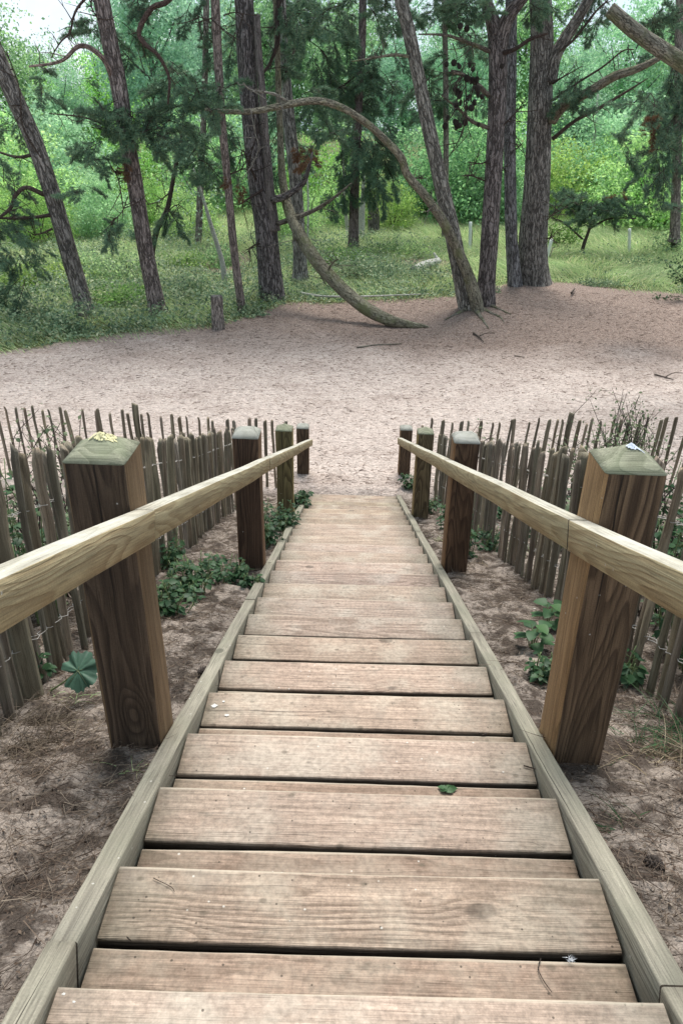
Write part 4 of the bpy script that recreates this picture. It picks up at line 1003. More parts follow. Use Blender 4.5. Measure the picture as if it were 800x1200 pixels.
# dark old stub near the distant birches
p = ground_at(437, 276); st = thing('dead_trunk', tuple(p), 'dark broken trunk with leafy ivy beyond the meadow left of the low bush', 'tree stump')
mb = MB(); tube(mb, [p-[0, 0, .2], p+[0, 0, .6], p+[-.05, 0, 1.5]], [.26, .22, .16], 14, 12, 0, .25); mb.build('stump_wood', M_BARK, st, smooth=True)
Pc = p+rng.normal(size=(900, 3))*np.array([.45, .3, .45])+np.array([.1, -.1, 1.4]); v, f = leaf_quads(Pc, .10, .2)
mb = MB(); mb.add(v, f); mb.build('ivy', M_LEAFY, st)

# ------------------------------------------------------------------ meadow grass and ground cover
def grass_field():
    n = 330000
    u = rng.uniform(0, 1, n); Y = 13+ (47-13)*u**1.05; X = rng.uniform(-1, 1, n)*(Y*.52+3)
    ge_ = grass_edge(X); dens = fbm(X*.8, Y*.8, 71)
    keep = (Y > ge_+rng.normal(size=n)*.25) & (rng.uniform(0, 1, n) < .35+dens*1.2)
    for (cx, cy, rx, ry) in [(-3.9, 24.0, .7, 2.6), (2.2, 24.6, .9, .9), (3.0, 22.6, .5, .5)]:
        keep &= ~((((X-cx)/rx)**2+((Y-cy)/ry)**2 < .8) & (rng.uniform(0, 1, n) < .9))
    tall = sst(-.5, 1.5, X-2.5+.4*(Y-22))*.55+.45
    keep &= rng.uniform(0, 1, n) < np.where(Y < 24, .35+.65*tall, 1)
    X, Y, tall = X[keep], Y[keep], tall[keep]; n = len(X)
    Z = terrain(X, Y, False)
    edge = sst(0, 1.6, Y-grass_edge(X))
    L = rng.uniform(.16, .55, n)*(.35+.65*edge)*(.6+.55*tall)*(.7+.6*fbm(X*.5, Y*.5, 77))
    ang = fbm(X*.35, Y*.35, 81)*9
    lean = np.stack([np.cos(ang), np.sin(ang), np.zeros(n)], -1)
    D = unit(np.stack([rng.normal(size=n)*.3, rng.normal(size=n)*.3, np.ones(n)], -1)+lean*.45)
    v, q = strips(np.stack([X, Y, Z], -1), D, L, rng.uniform(.010, .022, n), np.stack([lean[:, 0]*.5, lean[:, 1]*.5, np.full(n, -.35)], -1), 2)
    o = build_np('meadow_grass', v, [q], M_GRASS); tag(o, 'long pale green meadow grass beyond the sand under the trees', 'grass', kind='stuff')
    n = 170000
    Y = rng.uniform(12.8, 30, n); X = rng.uniform(-1, 1, n)*(Y*.52+2); dens = fbm(X*1.1, Y*1.1, 91)
    bias = sst(3.4, 1.5, X)*.9+.10
    keep = (Y > grass_edge(X)+rng.normal(size=n)*.16) & (rng.uniform(0, 1, n) < bias*sst(.28, .55, dens+.12)) & ((Y < 22) | (rng.uniform(0, 1, n) < .5))
    for (cx, cy, rx, ry) in [(-3.9, 24.0, .7, 2.6), (2.2, 24.6, .9, .9), (3.0, 22.6, .5, .5)]:
        keep &= ~(((X-cx)/rx)**2+((Y-cy)/ry)**2 < .9)
    X, Y = X[keep], Y[keep]; n = len(X)
    top = (.05+1.15*fbm(X*.9, Y*.9, 93)**2*sst(0, 1.5, Y-grass_edge(X))+.10*fbm(X*4, Y*4, 95))
    Z = terrain(X, Y, False)+top*rng.uniform(.25, 1, n)**.7
    v, q = leaf_quads(np.stack([X, Y, Z], -1), .065, .55)
    o = build_np('ground_cover', v, [q], M_COVER); tag(o, 'low leafy undergrowth along the edge of the sand beneath the pines', 'undergrowth', kind='stuff')
grass_field()

# ------------------------------------------------------------------ low bushes and weeds near the pines
def leafy_clump(c, r, n, size, mat_, label, name='bush', cat='bush', group=None, stems=8, up=.4, col=(1, 1, 1)):
    c = np.asarray(c, float); c[2] = gz(c[0], c[1]); root = thing(name, tuple(c), label, cat, group)
    r = np.asarray(r, float)
    nc = max(6, n//40); d = rdir(nc); d[:, 2] = np.abs(d[:, 2]); C = c+d*(rng.uniform(.3, 1, nc))[:, None]*r
    P = np.repeat(C, n//nc+1, 0)[:n]+rng.normal(size=(n, 3))*r*.17; P[:, 2] = np.maximum(P[:, 2], c[2]+.03)
    v, f = leaf_quads(P, size, up); mb = MB(); mb.add(v, f); o = mb.build('foliage', mat_, root); o.color = (*col, 1)
    mb = MB()
    for i in range(stems):
        e = C[i % nc]; tube(mb, [c+[0, 0, -.05], (c+e)/2+rng.normal(size=3)*r*.08, e], [.012*max(1, r[2]), .005], 7, 5)
    mb.build('stem', M_STEM if size < .06 else M_TWIG, root)
    return root
leafy_clump(ground_at(58, 340), (1.15, .8, .75), 3200, .075, M_LEAFY, 'yellow green bush left of the leaning trunk base', group='low bushes among the left pines')
leafy_clump(ground_at(15, 345), (.9, .7, .7), 2200, .075, M_LEAFY, 'yellow green bush at the far left edge', group='low bushes among the left pines', col=(.75, .85, .8))
leafy_clump(ground_at(118, 335), (1.0, .7, .75), 2600, .07, M_LEAF, 'mid green bush between the two left pine trunks', group='low bushes among the left pines')
leafy_clump(ground_at(90, 318), (.8, .6, .6), 1800, .07, M_LEAF, 'shaggy green bush behind the bush between the two left pines', group='low bushes among the left pines')
leafy_clump(ground_at(253, 312), (.75, .6, .6), 1500, .07, M_LEAF, 'dark green bush behind the pale birch stem', group='low bushes among the left pines', col=(.75, .85, .8))
leafy_clump(ground_at(292, 370), (.45, .3, .22), 600, .05, M_COVER, 'low weeds between slender stem and thick trunk', group='weeds along the edge of the sand')
leafy_clump(ground_at(435, 325), (1.5, .8, .55), 2800, .06, M_COVER, 'broad mass of grey green weeds behind the bent trunk', group='weeds along the edge of the sand')
leafy_clump(ground_at(560, 345), (.5, .4, .3), 500, .05, M_COVER, 'weeds tucked behind the forked pine', group='weeds along the edge of the sand')
leafy_clump(ground_at(700, 336), (.9, .3, .22), 900, .05, M_COVER, 'strip of weeds along the sand right of the thickest trunk', group='weeds along the edge of the sand')
leafy_clump(ground_at(655, 292), (.8, .5, 1.3), 1500, .08, M_LEAFY, 'loose yellow green shrub beneath the young pine', group='low bushes on the right meadow', col=(.7, .85, .8))
leafy_clump(ground_at(785, 300), (1.1, .6, .9), 2000, .08, M_LEAF, 'green bush at the right edge behind the sprig', group='low bushes on the right meadow')
for (px, py, r_, h_, m_, c_, lb) in [
    (38, 372, .9, .50, M_COVER, (1, 1, 1), 'low tangled weeds in front of the leaning trunk at the far left'),
    (140, 362, .8, .55, M_LEAFY, (.62, .8, .8), 'mound of green weeds between the bases of the two left pines'),
    (150, 322, .9, .75, M_LEAF, (1, 1, .9), 'round green bush behind the gap between the two left pines'),
    (222, 352, .7, .50, M_COVER, (1.1, 1.1, 1), 'weedy mound just right of the pinkish pine base'),
    (212, 315, .8, .55, M_LEAFY, (.8, .9, .9), 'pale bush past the pinkish pine, left of the birch stem'),
    (400, 312, 1.0, .55, M_LEAFY, (.75, .9, .9), 'bright bush in the meadow right of the bent trunk'),
    (470, 300, 1.1, .60, M_LEAF, (1, 1, .9), 'green bush behind the whitish fallen log'),
    (745, 318, 1.0, .40, M_COVER, (1.2, 1.2, 1), 'pale weedy hummock in the right meadow in front of the white post'),
    (70, 392, .7, .30, M_COVER, (.9, .95, .95), 'dark creeping weeds at the sand edge on the left')]:
    leafy_clump(ground_at(px, py), (r_, r_*.75, h_), int(1700*r_), .065, m_, lb, group='weedy mounds around the pine bases', col=c_)
# sprig at the right edge
p = ground_at(798, 352)
rt = thing('sprig', tuple(p), 'thin leafy sprig reaching into the right edge above the sand', 'shrub')
mb = MB(); ml = MB()
for (a_, b_) in [((812, 345), (778, 305)), ((812, 348), (790, 300)), ((812, 350), (765, 350)), ((815, 330), (800, 300)), ((815, 340), (784, 322))]:
    A_ = at(a_[0], a_[1], p[1]); B_ = at(b_[0], b_[1], p[1]); tube(mb, [A_, (A_+B_)/2+[0, 0, .05], B_], [.012, .004], 8, 5)
    t_ = rng.uniform(.35, 1, 90)[:, None]; Q = A_+(B_-A_)*t_+rng.normal(size=(90, 3))*.06; v, f = leaf_quads(Q, .075, .3, .45); ml.add(v, f)
tube(mb, [at(830, 372, p[1])-[0, 0, .1], at(820, 355, p[1]), at(812, 340, p[1])], [.02, .012], 6, 6)
mb.build('stem', M_TWIG, rt); ml.build('foliage', M_PLANT, rt)

# ------------------------------------------------------------------ white posts, log, stump, branch
def white_post(p0, p1, label):
    b = ground_at(*p0); t_ = at(p1[0], p1[1], b[1]); b[2] -= .1
    root = thing('tree_guard', tuple(b), label, 'tree guard', 'pale marker posts in the meadow')
    mb = MB(); tube(mb, [b, (b+t_)/2, t_], [.055, .055, .053], 8, 12); mb.build('tube', M_WHITE, root, smooth=True)
    mb = MB(); tube(mb, [b+[.075, 0, 0], t_+[.075, 0, -.25]], [.016, .016], 4, 6); mb.build('stake', M_BARKGREY, root)
white_post((737, 296), (737, 268), 'white post standing in the long grass below the young pine')
white_post((550, 294), (551, 260), 'white post in the grass between the forked pine and the dark reddish pine')
white_post((638, 308), (646, 280), 'leaning yellowish white post just right of the thickest trunk')
p = ground_at(256, 387); root = thing('wooden_stump', tuple(p), 'short upright wooden post stump at the edge of the sand below the slender pine', 'stump')
tp = at(254, 347, p[1]); mb = MB(); tube(mb, [p-[0, 0, .1], (p+tp)/2, tp], [.135, .125, .125], 16, 16, 0, .12, .12, seed=9); mb.build('stump_bark', M_BARKRED, root, smooth=True)
mb = MB(); tube(mb, [tp+[0, 0, -.004], tp+[0, 0, .008]], [.118, .112], 2, 16); mb.build('cut_end', M_BARKGREY, root)
a_ = ground_at(484, 321); b_ = ground_at(513, 312); a_[2] += .1; b_[2] += .16
root = thing('fallen_log', tuple((a_+b_)/2), 'whitish fallen birch log lying in the grass behind the bent trunk', 'log')
mb = MB(); tube(mb, [a_, (a_*.5+b_*.5)+[0, 0, .03], b_], [.13, .12, .10], 16, 12, 0, .15, seed=4); tube(mb, [b_, b_+[-.15, .1, .22]], [.06, .03], 5, 8); mb.build('log_bark', M_BIRCH, root, smooth=True)
pts = [ground_at(352, 348), ground_at(380, 352), ground_at(430, 352), ground_at(502, 349)]
for q_ in pts: q_[2] += .10
root = thing('fallen_branch', tuple(pts[1]), 'long thin whitish branch lying along the grass edge behind the bent trunk', 'branch')
mb = MB(); tube(mb, pts, [.03, .026, .022, .012], 30, 7, 0, .25); mb.build('branch_bark', M_BIRCH, root, smooth=True)
def stick(pts, r_, label, mat_=M_TWIG, fork=True, up=.01):
    P = []
    for (a_, b_) in pts:
        q_ = ground_at(a_, b_); q_[2] = gz(q_[0], q_[1])+up; P.append(q_)
    root = thing('fallen_twig', tuple(P[0]), label, 'twig', 'twigs lying on the sand')
    mb = MB(); tube(mb, P, [r_, r_*.8, r_*.4], 12, 6, 0, .15)
    if fork: tube(mb, [P[len(P)//2], P[len(P)//2]+[.18, .1, .05], P[len(P)//2]+[.35, .12, .04]], [r_*.6, r_*.3], 6, 5)
    mb.build('twig_wood', mat_, root, smooth=True)
stick([(766, 441), (778, 444), (788, 447)], .016, 'dark forked twig on the sand near the right edge', up=.03)
stick([(554, 392), (560, 396), (566, 402)], .02, 'short brown stick on the litter below the forked pine', up=.03)
stick([(418, 408), (440, 404), (470, 402)], .02, 'long thin stick half buried in the sand below the bent trunk', M_BARKMOSS, False, .012)
stick([(602, 419), (614, 421)], .012, 'tiny dark twig on the open sand right of the steps', fork=False, up=.025)
stick([(668, 350), (672, 345)], .03, 'small dark stub at the grass edge right of the thickest trunk', fork=False, up=.08)

# ------------------------------------------------------------------ litter
def litter():
    def scat(n, x0, x1, y0_, y1_, off):
        X = rng.uniform(x0, x1, n); Y = y0_+(y1_-y0_)*rng.uniform(0, 1, n)**1.9
        k = np.abs(X-XC) > WID/2+.055; X, Y = X[k], Y[k]
        return X, Y, terrain(X, Y)+off*rng.uniform(.3, 1, len(X))
    X, Y, Z = scat(160000, -2.3, 2.3, .35, 8.0, .014)
    dn = fbm(X*4, Y*4, 101); k = rng.uniform(0, 1, len(X)) < sst(.36, .54, dn)+.15; X, Y, Z = X[k], Y[k], Z[k]
    n = len(X); a = rng.uniform(0, 6.28, n)
    D = unit(np.stack([np.cos(a), np.sin(a), rng.normal(size=n)*.18-.35*np.sin(a)*.9], -1))
    v, q = strips(np.stack([X, Y, Z+.004], -1), D, rng.uniform(.03, .10, n), rng.uniform(.0012, .0026, n), rng.normal(size=(n, 3))*[.25, .25, .08], 2)
    X, Y, Z = scat(60000, -2.3, 2.3, .35, 8.0, .010); n = len(X)
    v2, q2 = leaf_quads(np.stack([X, Y, Z], -1), .010, .8, .4, .3)
    o = build_np('needle_litter', np.vstack([v, v2]), [q, q2+len(v)], M_LITTER); tag(o, 'brown pine needles and bark crumbs on the slope beside the steps', 'litter', kind='stuff')
    n = 60000; Y = 8.0+(20-8.0)*rng.uniform(0, 1, n)**1.25; X = rng.uniform(-1, 1, n)*(Y*.5+1)
    k = (Y < grass_edge(X)) & (rng.uniform(0, 1, n) < .25+sst(10, 17, Y)*.75); X, Y = X[k], Y[k]; n = len(X); Z = terrain(X, Y)
    a = rng.normal(size=n)*.9; D = np.stack([np.cos(a), np.sin(a), rng.normal(size=n)*.12], -1); D = unit(D)
    v, q = strips(np.stack([X, Y, Z+.006], -1), D, rng.uniform(.03, .11, n), rng.uniform(.004, .012, n), rng.normal(size=(n, 3))*[.2, .2, .05], 1)
    o = build_np('sand_litter', v, [q], M_LITTERSAND); tag(o, 'fine twigs and needles strewn over the pale sand', 'litter', kind='stuff')
litter()
def tuft_group(c, n, L, spread, mat_, label, name='grass_tuft', cat='grass tuft', wd=.004, up=1.0, group=None, droop=.6):
    c = np.asarray(c, float); c[2] = gz(c[0], c[1]); P = c+rng.normal(size=(n, 3))*[spread, spread, 0]; P[:, 2] = terrain(P[:, 0], P[:, 1], False)
    a = rng.uniform(0, 6.28, n); D = unit(np.stack([np.cos(a)*.7, np.sin(a)*.7, np.full(n, up)], -1)+rng.normal(size=(n, 3))*.25)
    bend = np.stack([np.cos(a)*.45, np.sin(a)*.45, np.full(n, -droop)], -1)
    v, q = strips(P, D, rng.uniform(.4, 1, n)*L, wd, bend, 4)
    o = build_np(name, v, [q], mat_, loc=tuple(c)); tag(o, label, cat, group); return o
def sl(px, py, off=.045):
    d = ray(px, py); m = RI/GO; t_ = (-H0+Y0*m-off)/(d[2]+m*d[1]); return CAM+d*t_
tuft_group(sl(4, 870), 800, .20, .10, M_DRYDARK, 'matted dead brown grass at the foot of the fence in the bottom left', up=.35, group='dry grass tufts by the fences', wd=.0028)
tuft_group(sl(50, 845), 300, .15, .08, M_DRYDARK, 'wispy dead grass just left of the nearest dark post', up=.3, group='dry grass tufts by the fences', wd=.0024)
tuft_group(sl(-10, 930), 400, .16, .11, M_DRYDARK, 'dead grass at the left edge below the fence', up=.25, group='dry grass tufts by the fences', wd=.0028)
tuft_group(sl(755, 868), 80, .16, .05, M_PLANT, 'green grass tuft beside the nearest brown post', up=.6, group='green grass tufts by the fences')
tuft_group(sl(785, 885), 160, .18, .07, M_DRYGRASS, 'mixed dry grass tuft at the right edge', up=.5, group='dry grass tufts by the fences', wd=.0032)
tuft_group(sl(800, 860), 90, .20, .07, M_PLANT, 'green grass tuft at the right edge under the fence', up=.6, group='green grass tufts by the fences')
tuft_group(sl(735, 975), 70, .13, .03, M_PLANT, 'fresh green blades lying flat on the litter right of the stringer', up=.1, group='green grass tufts by the fences')
tuft_group(sl(155, 905), 24, .09, .012, M_GRASS, 'tiny green grass tuft beside the left stringer', up=.8, group='green grass tufts by the fences', wd=.003)
for i in range(30):
    s = -1 if i % 2 else 1; y = rng.uniform(1.6, 7.4); x = XC+s*rng.uniform(.62, 1.7)
    tuft_group((x, y, 0), 30, .16, .05, M_DRYGRASS if i % 3 else M_GRASS, 'small wispy grass tuft on the littered slope', up=.6, group='small grass tufts on the slope', wd=.0028)

# ------------------------------------------------------------------ leafy plants on the slope
def big_leaf(mb, base, tip, w_, nrm, lob=5, m=0):
    """pointed/toothed leaf outline with midrib fold"""
    base = np.asarray(base); tip = np.asarray(tip); d = tip-base; L = np.linalg.norm(d); d = d/L; nrm = unit(nrm-d*(nrm@d)); s = np.cross(nrm, d)
    n = 9; t_ = np.linspace(0, 1, n); wv = w_*np.sin(np.pi*t_**.75)*(1+.18*np.cos(t_*lob*6.28))
    c = base+d*L*t_[:, None]-nrm*(t_**2*L*.22)[:, None]
    v = np.vstack([c, c+s*wv[:, None]+nrm*(wv*.22)[:, None], c-s*wv[:, None]+nrm*(wv*.22)[:, None]])
    i = np.arange(n-1)
    mb.add(v, [np.stack([i, i+1, n+i+1, n+i], -1), np.stack([i+1, i, 2*n+i, 2*n+i+1], -1)], m)
def plant(c, h, r, nst, leaf, label, mat_=None, group='leafy plants on the slope', name='leafy_plant', col=(.75, .78, .8), dens=7):
    leaf *= .66; nst = int(nst*1.25); dens = int(dens*1.9)
    c = np.asarray(c, float); c[2] = gz(c[0], c[1]); root = thing(name, tuple(c), label, 'plant', group)
    ms = MB(); ml = MB()
    for i in range(nst):
        a = rng.uniform(0, 6.28); rr_ = r*math.sqrt(rng.uniform(0, 1)); e = c+np.array([math.cos(a)*rr_, math.sin(a)*rr_, h*rng.uniform(.5, 1)])
        b_ = c+np.array([math.cos(a)*rr_*.45, math.sin(a)*rr_*.45, -.02]); md = (b_+e)/2+rng.normal(size=3)*h*.06
        C = spline([b_, md, e], 10); tube(ms, [b_, md, e], [.0035, .002], 8, 5)
        for k in range(dens):
            t_ = rng.uniform(.35, 1); p_ = C[int(t_*9)]; az = rng.uniform(0, 6.28); d = np.array([math.cos(az), math.sin(az), rng.uniform(-.2, .5)])
            L_ = leaf*rng.uniform(.6, 1.25); q_ = p_+d*L_*.5
            tube(ms, [p_, q_], [.0012, .001], 3, 3)
            big_leaf(ml, q_, q_+unit(d+[0, 0, -.3])*L_, L_*rng.uniform(.30, .42), np.array([rng.normal()*.3, rng.normal()*.3, 1.]), 3)
    ms.build('stem', M_STEM, root); o = ml.build('foliage', mat_ or M_PLANT, root); o.color = (*col, 1)
    return root
for (px, py, h, r, n_, lf, lb) in [
    (205, 722, .22, .12, 13, .055, 'dark green leafy plant right behind the nearest left post'),
    (228, 700, .24, .14, 16, .055, 'spreading green plant between the first two left posts'),
    (262, 684, .20, .13, 13, .05, 'green plant touching the litter in front of the left fence'),
    (290, 690, .13, .08, 8, .045, 'low grey green plant at the foot of the second left post'),
    (195, 668, .26, .14, 12, .055, 'green weed growing against the left fence'),
    (318, 640, .28, .14, 14, .06, 'leafy weed just past the second left post'),
    (335, 622, .26, .13, 14, .06, 'dark leafy weed in front of the green capped left post'),
    (352, 596, .28, .12, 12, .065, 'dark weed between the last two left posts'),
    (300, 618, .34, .14, 10, .06, 'pale weed behind the second left post near the fence'),
    (545, 655, .36, .09, 9, .065, 'tall nettle like plant beside the right fence behind the second post'),
    (575, 645, .22, .10, 8, .05, 'small weed at the foot of the right fence'),
    (500, 602, .22, .10, 11, .06, 'dark weed between the third and second right posts'),
    (478, 582, .20, .09, 10, .06, 'dark weed at the foot of the last right post'),
    (520, 622, .28, .10, 10, .06, 'weed against the right fence past the second post'),
    (40, 800, .16, .06, 4, .05, 'weed poking through the left fence near its foot'),
    (725, 800, .18, .06, 6, .055, 'green plant just right of the nearest brown post'),
    (640, 800, .14, .06, 8, .045, 'small bright plant close to the left face of the nearest brown post')]:
    plant(sl(px, py), h, r, n_, lf, lb)
# heart-leaved plants right of the stringer
for (px, py, lb) in [(622, 765, 'broad heart shaped leaves of a plant near the right stringer'), (640, 738, 'broad leaved plant behind the heart leaved one, before the brown post')]:
    c = sl(px, py); c[2] = gz(c[0], c[1]); root = thing('leafy_plant', tuple(c), lb, 'plant', 'broad leaved plants by the brown post'); ms = MB(); ml = MB()
    for i in range(11):
        a = i*2.4; h_ = .05+.010*i; rr_ = .075-.004*i; p_ = c+np.array([math.cos(a)*rr_*.4, math.sin(a)*rr_*.4, h_])
        tube(ms, [c, p_], [.002, .0015], 4, 4); d = np.array([math.cos(a), math.sin(a), .1])
        big_leaf(ml, p_, p_+d*.062, .030, np.array([0, 0, 1.])+rng.normal(size=3)*.25, 1)
    ms.build('stem', M_STEM, root); ml.build('foliage', M_PLANT, root)
# plants outside the fences
for (x, y, h, r, n_, lb, mt) in [
    (-1.42, 2.3, .5, .22, 22, 'green weeds behind the left fence beside the nearest dark post', M_PLANT), (-1.5, 3.0, .5, .28, 22, 'weeds behind the left fence under the yellow flower', M_PLANTPALE),
    (-1.35, 1.75, .35, .18, 14, 'weeds low behind the near end of the left fence', M_PLANT), (-1.6, 4.2, .45, .25, 16, 'pale weeds behind the middle of the left fence', M_PLANTPALE),
    (1.45, 2.6, .6, .25, 26, 'weeds behind the right fence beside the nearest brown post', M_PLANT), (1.5, 3.6, .5, .28, 22, 'weeds behind the middle of the right fence', M_PLANT),
    (1.4, 1.9, .5, .18, 16, 'weeds behind the near end of the right fence', M_PLANT), (1.5, 4.8, .5, .28, 18, 'weeds behind the far half of the right fence', M_PLANTPALE), (1.35, 6.2, .4, .25, 14, 'weeds behind the far end of the right fence', M_PLANT),
    (1.38, 2.3, .85, .2, 26, 'tall weeds behind the right fence at the right edge', M_PLANT), (1.6, 3.1, .8, .25, 22, 'tall pale weeds behind the right fence beyond the brown post', M_PLANTPALE), (-1.38, 2.75, .75, .2, 18, 'tall weeds behind the left fence near the dark post', M_PLANT),
    (-1.4, 5.6, .35, .25, 12, 'weeds behind the far half of the left fence', M_PLANT)]:
    plant((x, y, 0), h, r, n_, .06, lb, mt, 'weeds behind the fences', dens=9)
# twiggy climbers
def climber(px, py, Y, rx, ry, n_, label, leaves=14, mt=M_PLANTPALE):
    c = at(px, py, Y); g_ = np.array([c[0], Y, gz(c[0], Y)]); mx = px2m(rx, c); mz = px2m(ry, c)
    root = thing('twiggy_shrub', tuple(g_), label, 'shrub', 'twiggy shrubs at the fences'); ms = MB(); ml = MB()
    for i in range(n_):
        e = c+np.array([rng.normal()*mx*.6, rng.normal()*.15, rng.uniform(-.9, 1)*mz]); b_ = g_+np.array([rng.normal()*.12, rng.normal()*.08, 0])
        md = (b_+e)/2+np.array([rng.normal()*.1, 0, .15]); C = spline([b_, md, e], 14); tube(ms, [b_, md, e], [.006, .002], 12, 4)
        for k in range(leaves):
            j = int(rng.integers(5, 14)); p_ = C[j]+rng.normal(size=3)*.045; v, f = leaf_quads(p_[None], .034, .4, .6); ml.add(v, f)
            if k % 3 == 0: tube(ms, [C[j], p_], [.0018, .001], 3, 3)
    ms.build('stem', M_TWIG, root); ml.build('foliage', mt, root)
climber(742, 500, 7.3, 46, 40, 60, 'twiggy small leaved shrub rising above the back fence behind the nearest right post', 18)
climber(690, 530, 6.6, 40, 22, 34, 'low twiggy shrub left of the nearest right post, against the back fence', 16)
climber(560, 505, 7.6, 30, 14, 9, 'sparse trailing stems on the right back fence near the steps', 8)
climber(58, 520, 5.2, 30, 34, 22, 'airy seed headed weed behind the left fence above the big leaf', 12)
climber(30, 575, 3.2, 26, 30, 12, 'twiggy weed behind the near left fence', 12)
climber(790, 590, 3.0, 24, 40, 20, 'leafy twigs behind the right fence at the right edge', 16, M_PLANT)
# yellow flower
c = at(64, 577, 2.9); root = thing('yellow_flower', (c[0], c[1], gz(c[0], c[1])), 'small yellow flower seen between the left fence pales', 'flower')
mb = MB(); g_ = np.array(root.location); tube(mb, [g_, (g_+c)/2+[.02, 0, 0], c], [.003, .002], 8, 5); mb.build('stem', M_STEM, root)
mb = MB()
for k in range(3):
    cc = c+rng.normal(size=3)*.012
    for i in range(10):
        a = i*.628; d = np.array([math.cos(a), -.5, math.sin(a)]); big_leaf(mb, cc, cc+d*.012, .004, np.array([0, -1., .5]), 1)
mb.build('petals', M_YELLOW, root)
# large lobed leaf next to the nearest left post
c = sl(62, 815); c[2] = gz(c[0], c[1]); ctr = at(92, 786, c[1]-.06)
root = thing('lobed_leaf_plant', tuple(c), 'single large lobed blue green leaf on a thick stalk left of the nearest dark post', 'plant')
mb = MB(); tube(mb, [c+[-.03, 0, 0], (c+ctr)/2+[-.01, 0, .0], ctr], [.004, .003, .002], 10, 6); mb.build('stalk', M_STEM, root)
mb = MB(); ring = []; k = 56; nrm = unit(np.array([-.1, -.75, .75])); ax_ = unit(np.array([.9, .1, .3])-nrm*(np.array([.9, .1, .3])@nrm)); ay_ = np.cross(nrm, ax_)
for i in range(k):
    a = -math.pi+2*math.pi*i/k; lobe = .056*(1+.20*abs(math.cos(3.5*a))+.06*math.sin(a*19)+.05*math.sin(a*23))*(1-.62*math.exp(-((abs(a)-math.pi)/.28)**2)); ring.append((a, lobe))
v = [ctr]
for f_ in (.35, .7, 1.0):
    for i, (a, l_) in enumerate(ring):
        rip = .006*f_*math.sin(a*5)+.004*f_*math.sin(a*11); v.append(ctr+(ax_*math.cos(a)+ay_*math.sin(a))*l_*f_+nrm*(rip-.012*f_**2))
v = np.array(v); i = np.arange(k)
fs = [np.stack([np.zeros(k, int), 1+i, 1+(i+1) % k], -1)]+[np.stack([1+b_*k+i, 1+(b_+1)*k+i, 1+(b_+1)*k+(i+1) % k, 1+b_*k+(i+1) % k], -1) for b_ in (0, 1)]
mb.add(v, fs); mb.build('leaf_blade', M_BIGLEAF, root, smooth=True)
mb = MB()
for a in (-2.5, -1.26, 0, 1.26, 2.5): tube(mb, [ctr+nrm*.002, ctr+(ax_*math.cos(a)+ay_*math.sin(a))*.052+nrm*-.008], [.0012, .0005], 6, 4)
mb.build('vein', M_PLANTPALE, root)

# ------------------------------------------------------------------ small things on the steps and litter
def tread_at(px, py, k): z = CZ-H0-k*RI; return ground_at(px, py, z)
c = tread_at(523, 926, 3); c[2] += .004
root = thing('fallen_leaf', tuple(c), 'crumpled green leaf lying on a step right of its middle', 'leaf')
mb = MB()
for i, (a, l_) in enumerate([(0.1, .030), (.8, .022), (-.7, .022), (2.6, .028), (3.6, .02), (1.7, .016), (-1.7, .016)]):
    d = np.array([math.cos(a), math.sin(a)*.7, .12]); big_leaf(mb, c, c+d*l_, .009, np.array([rng.normal()*.5, rng.normal()*.5, 1.]), 3)
mb.build('leaf_blade', M_PLANT, root)
c = tread_at(667, 1127, 1); c[2] += .006; root = thing('feather', tuple(c), 'tiny white downy feather caught in the gap of a step', 'feather')
n = 46; a = rng.uniform(-.2, 3.4, n); D = unit(np.stack([np.cos(a), np.sin(a)*.6, rng.uniform(.1, .7, n)], -1)); v, q = strips(c+rng.normal(size=(n, 3))*.003, D, rng.uniform(.004, .010, n), .0008, rng.normal(size=(n, 3))*.15, 3)
mb = MB(); mb.add(v, q); mb.build('barbs', M_FEATHER, root)
def step_twig(pts, k, label, r_=.0011):
    P = [tread_at(a_, b_, k)+np.array([0, 0, .003]) for a_, b_ in pts]
    mb = MB(); tube(mb, P, [r_, r_*.7], 14, 5); o = mb.build('fallen_twig', M_TWIG, loc=tuple(P[0])); tag(o, label, 'twig', 'twigs lying on the steps')
step_twig([(633, 1124), (630, 1136), (636, 1150), (646, 1164)], 1, 'thin curved brown twig on the near step left of the feather')
step_twig([(613, 898), (620, 900), (627, 902)], 3, 'short dark twig at the right end of a step', .0022)
step_twig([(149, 1099), (152, 1102), (155, 1104)], 1, 'tiny dark twig at the left end of the second step', .0012)
step_twig([(180, 1030), (200, 1040), (205, 1046)], 1, 'fine needle like twig on the left half of a near step', .0008)
step_twig([(560, 860), (566, 862), (571, 860)], 4, 'dark speck of twig at the edge of a step', .0025)
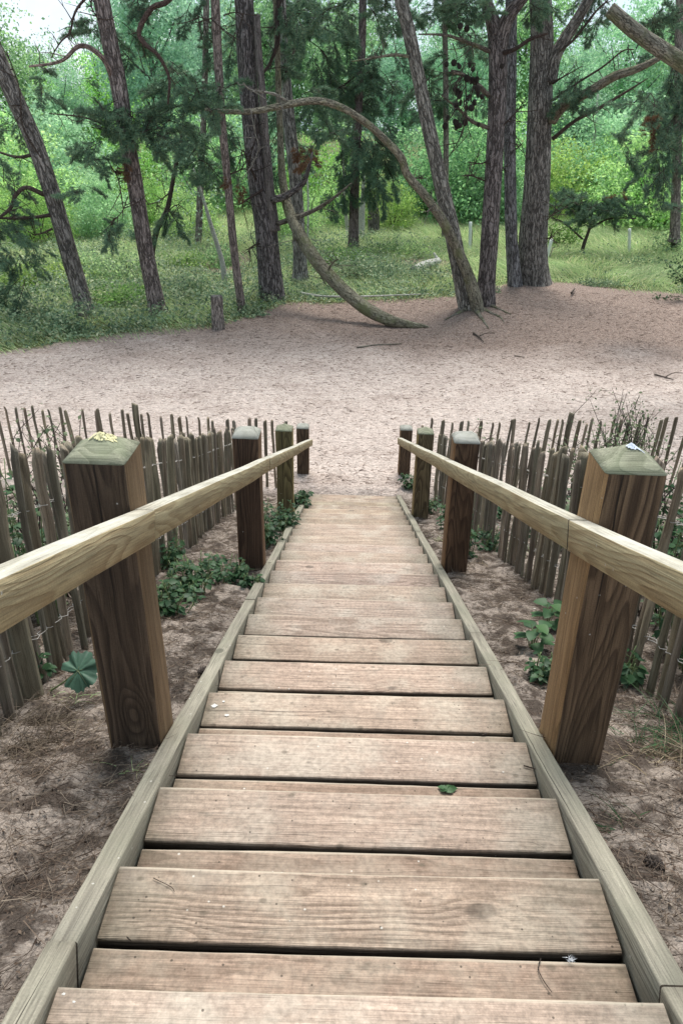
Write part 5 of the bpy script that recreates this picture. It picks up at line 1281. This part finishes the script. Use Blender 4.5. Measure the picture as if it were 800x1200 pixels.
def splat(px, py, k, s, label):
    c = tread_at(px, py, k); kk = 18; a = np.linspace(0, 6.28, kk, endpoint=False); rr_ = s*rng.uniform(.55, 1.15, kk)
    v = np.vstack([np.stack([c[0]+rr_*np.cos(a), c[1]+rr_*np.sin(a)*.8, np.full(kk, c[2]+.0006)], -1), [c+np.array([0, 0, .0022])]]); i = np.arange(kk)
    o = build_np('bird_dropping', v, [np.stack([i, (i+1) % kk, np.full(kk, kk)], -1)], M_DROP, loc=tuple(c)); tag(o, label, 'bird dropping', 'bird droppings on the steps')
splat(251, 827, 4, .011, 'larger pale bird dropping at the left end of a step'); splat(266, 838, 4, .008, 'small pale bird dropping below the larger one')
splat(262, 822, 4, .005, 'tiny pale bird dropping right of the larger one')
splat(75, 1165, 0, .003, 'white speck at the left end of the nearest step'); splat(87, 1174, 0, .0028, 'white speck just right of the other on the nearest step')
def place_cone(px, py, label, rot, s=.55):
    c = sl(px, py, .03); c[2] = gz(c[0], c[1])+.012
    root = thing('pine_cone', tuple(c), label, 'pine cone', 'pine cones on the slope'); o = bpy.data.objects.new('cone_scales', CONE); COL.objects.link(o); o.parent = root
    root.rotation_euler = rot; root.scale = (s, s, s)
place_cone(755, 1006, 'dark pine cone on the litter right of the right stringer', (1.3, .4, .6), .5)
place_cone(232, 788, 'small pine cone on the litter beside the left stringer', (1.4, .2, 2.0), .5)
place_cone(690, 770, 'pine cone half hidden behind the nearest brown post', (1.4, .2, 1.0), .5)
def pebble(px, py, s, label):
    c = sl(px, py, .03); c[2] = float(terrain(c[0], c[1]))+s*.3; r_ = rng.uniform(.8, 1.2, 3); bpyv = rdir(60)
    import bmesh
    bm = bmesh.new(); bmesh.ops.create_icosphere(bm, subdivisions=2, radius=s)
    for v_ in bm.verts: v_.co = Vector((v_.co.x*r_[0], v_.co.y*r_[1], v_.co.z*.6))
    me = bpy.data.meshes.new('pebble'); bm.to_mesh(me); bm.free(); me.materials.append(M_PEBBLE)
    for p_ in me.polygons: p_.use_smooth = True
    o = bpy.data.objects.new('pebble', me); COL.objects.link(o); o.location = tuple(c); tag(o, label, 'pebble', 'pale pebbles on the slope')
pebble(574, 728, .008, 'white pebble on the litter right of the right stringer'); pebble(626, 713, .006, 'white pebble near the foot of the right fence'); pebble(649, 706, .010, 'pale round pebble under the right fence beside the brown post')
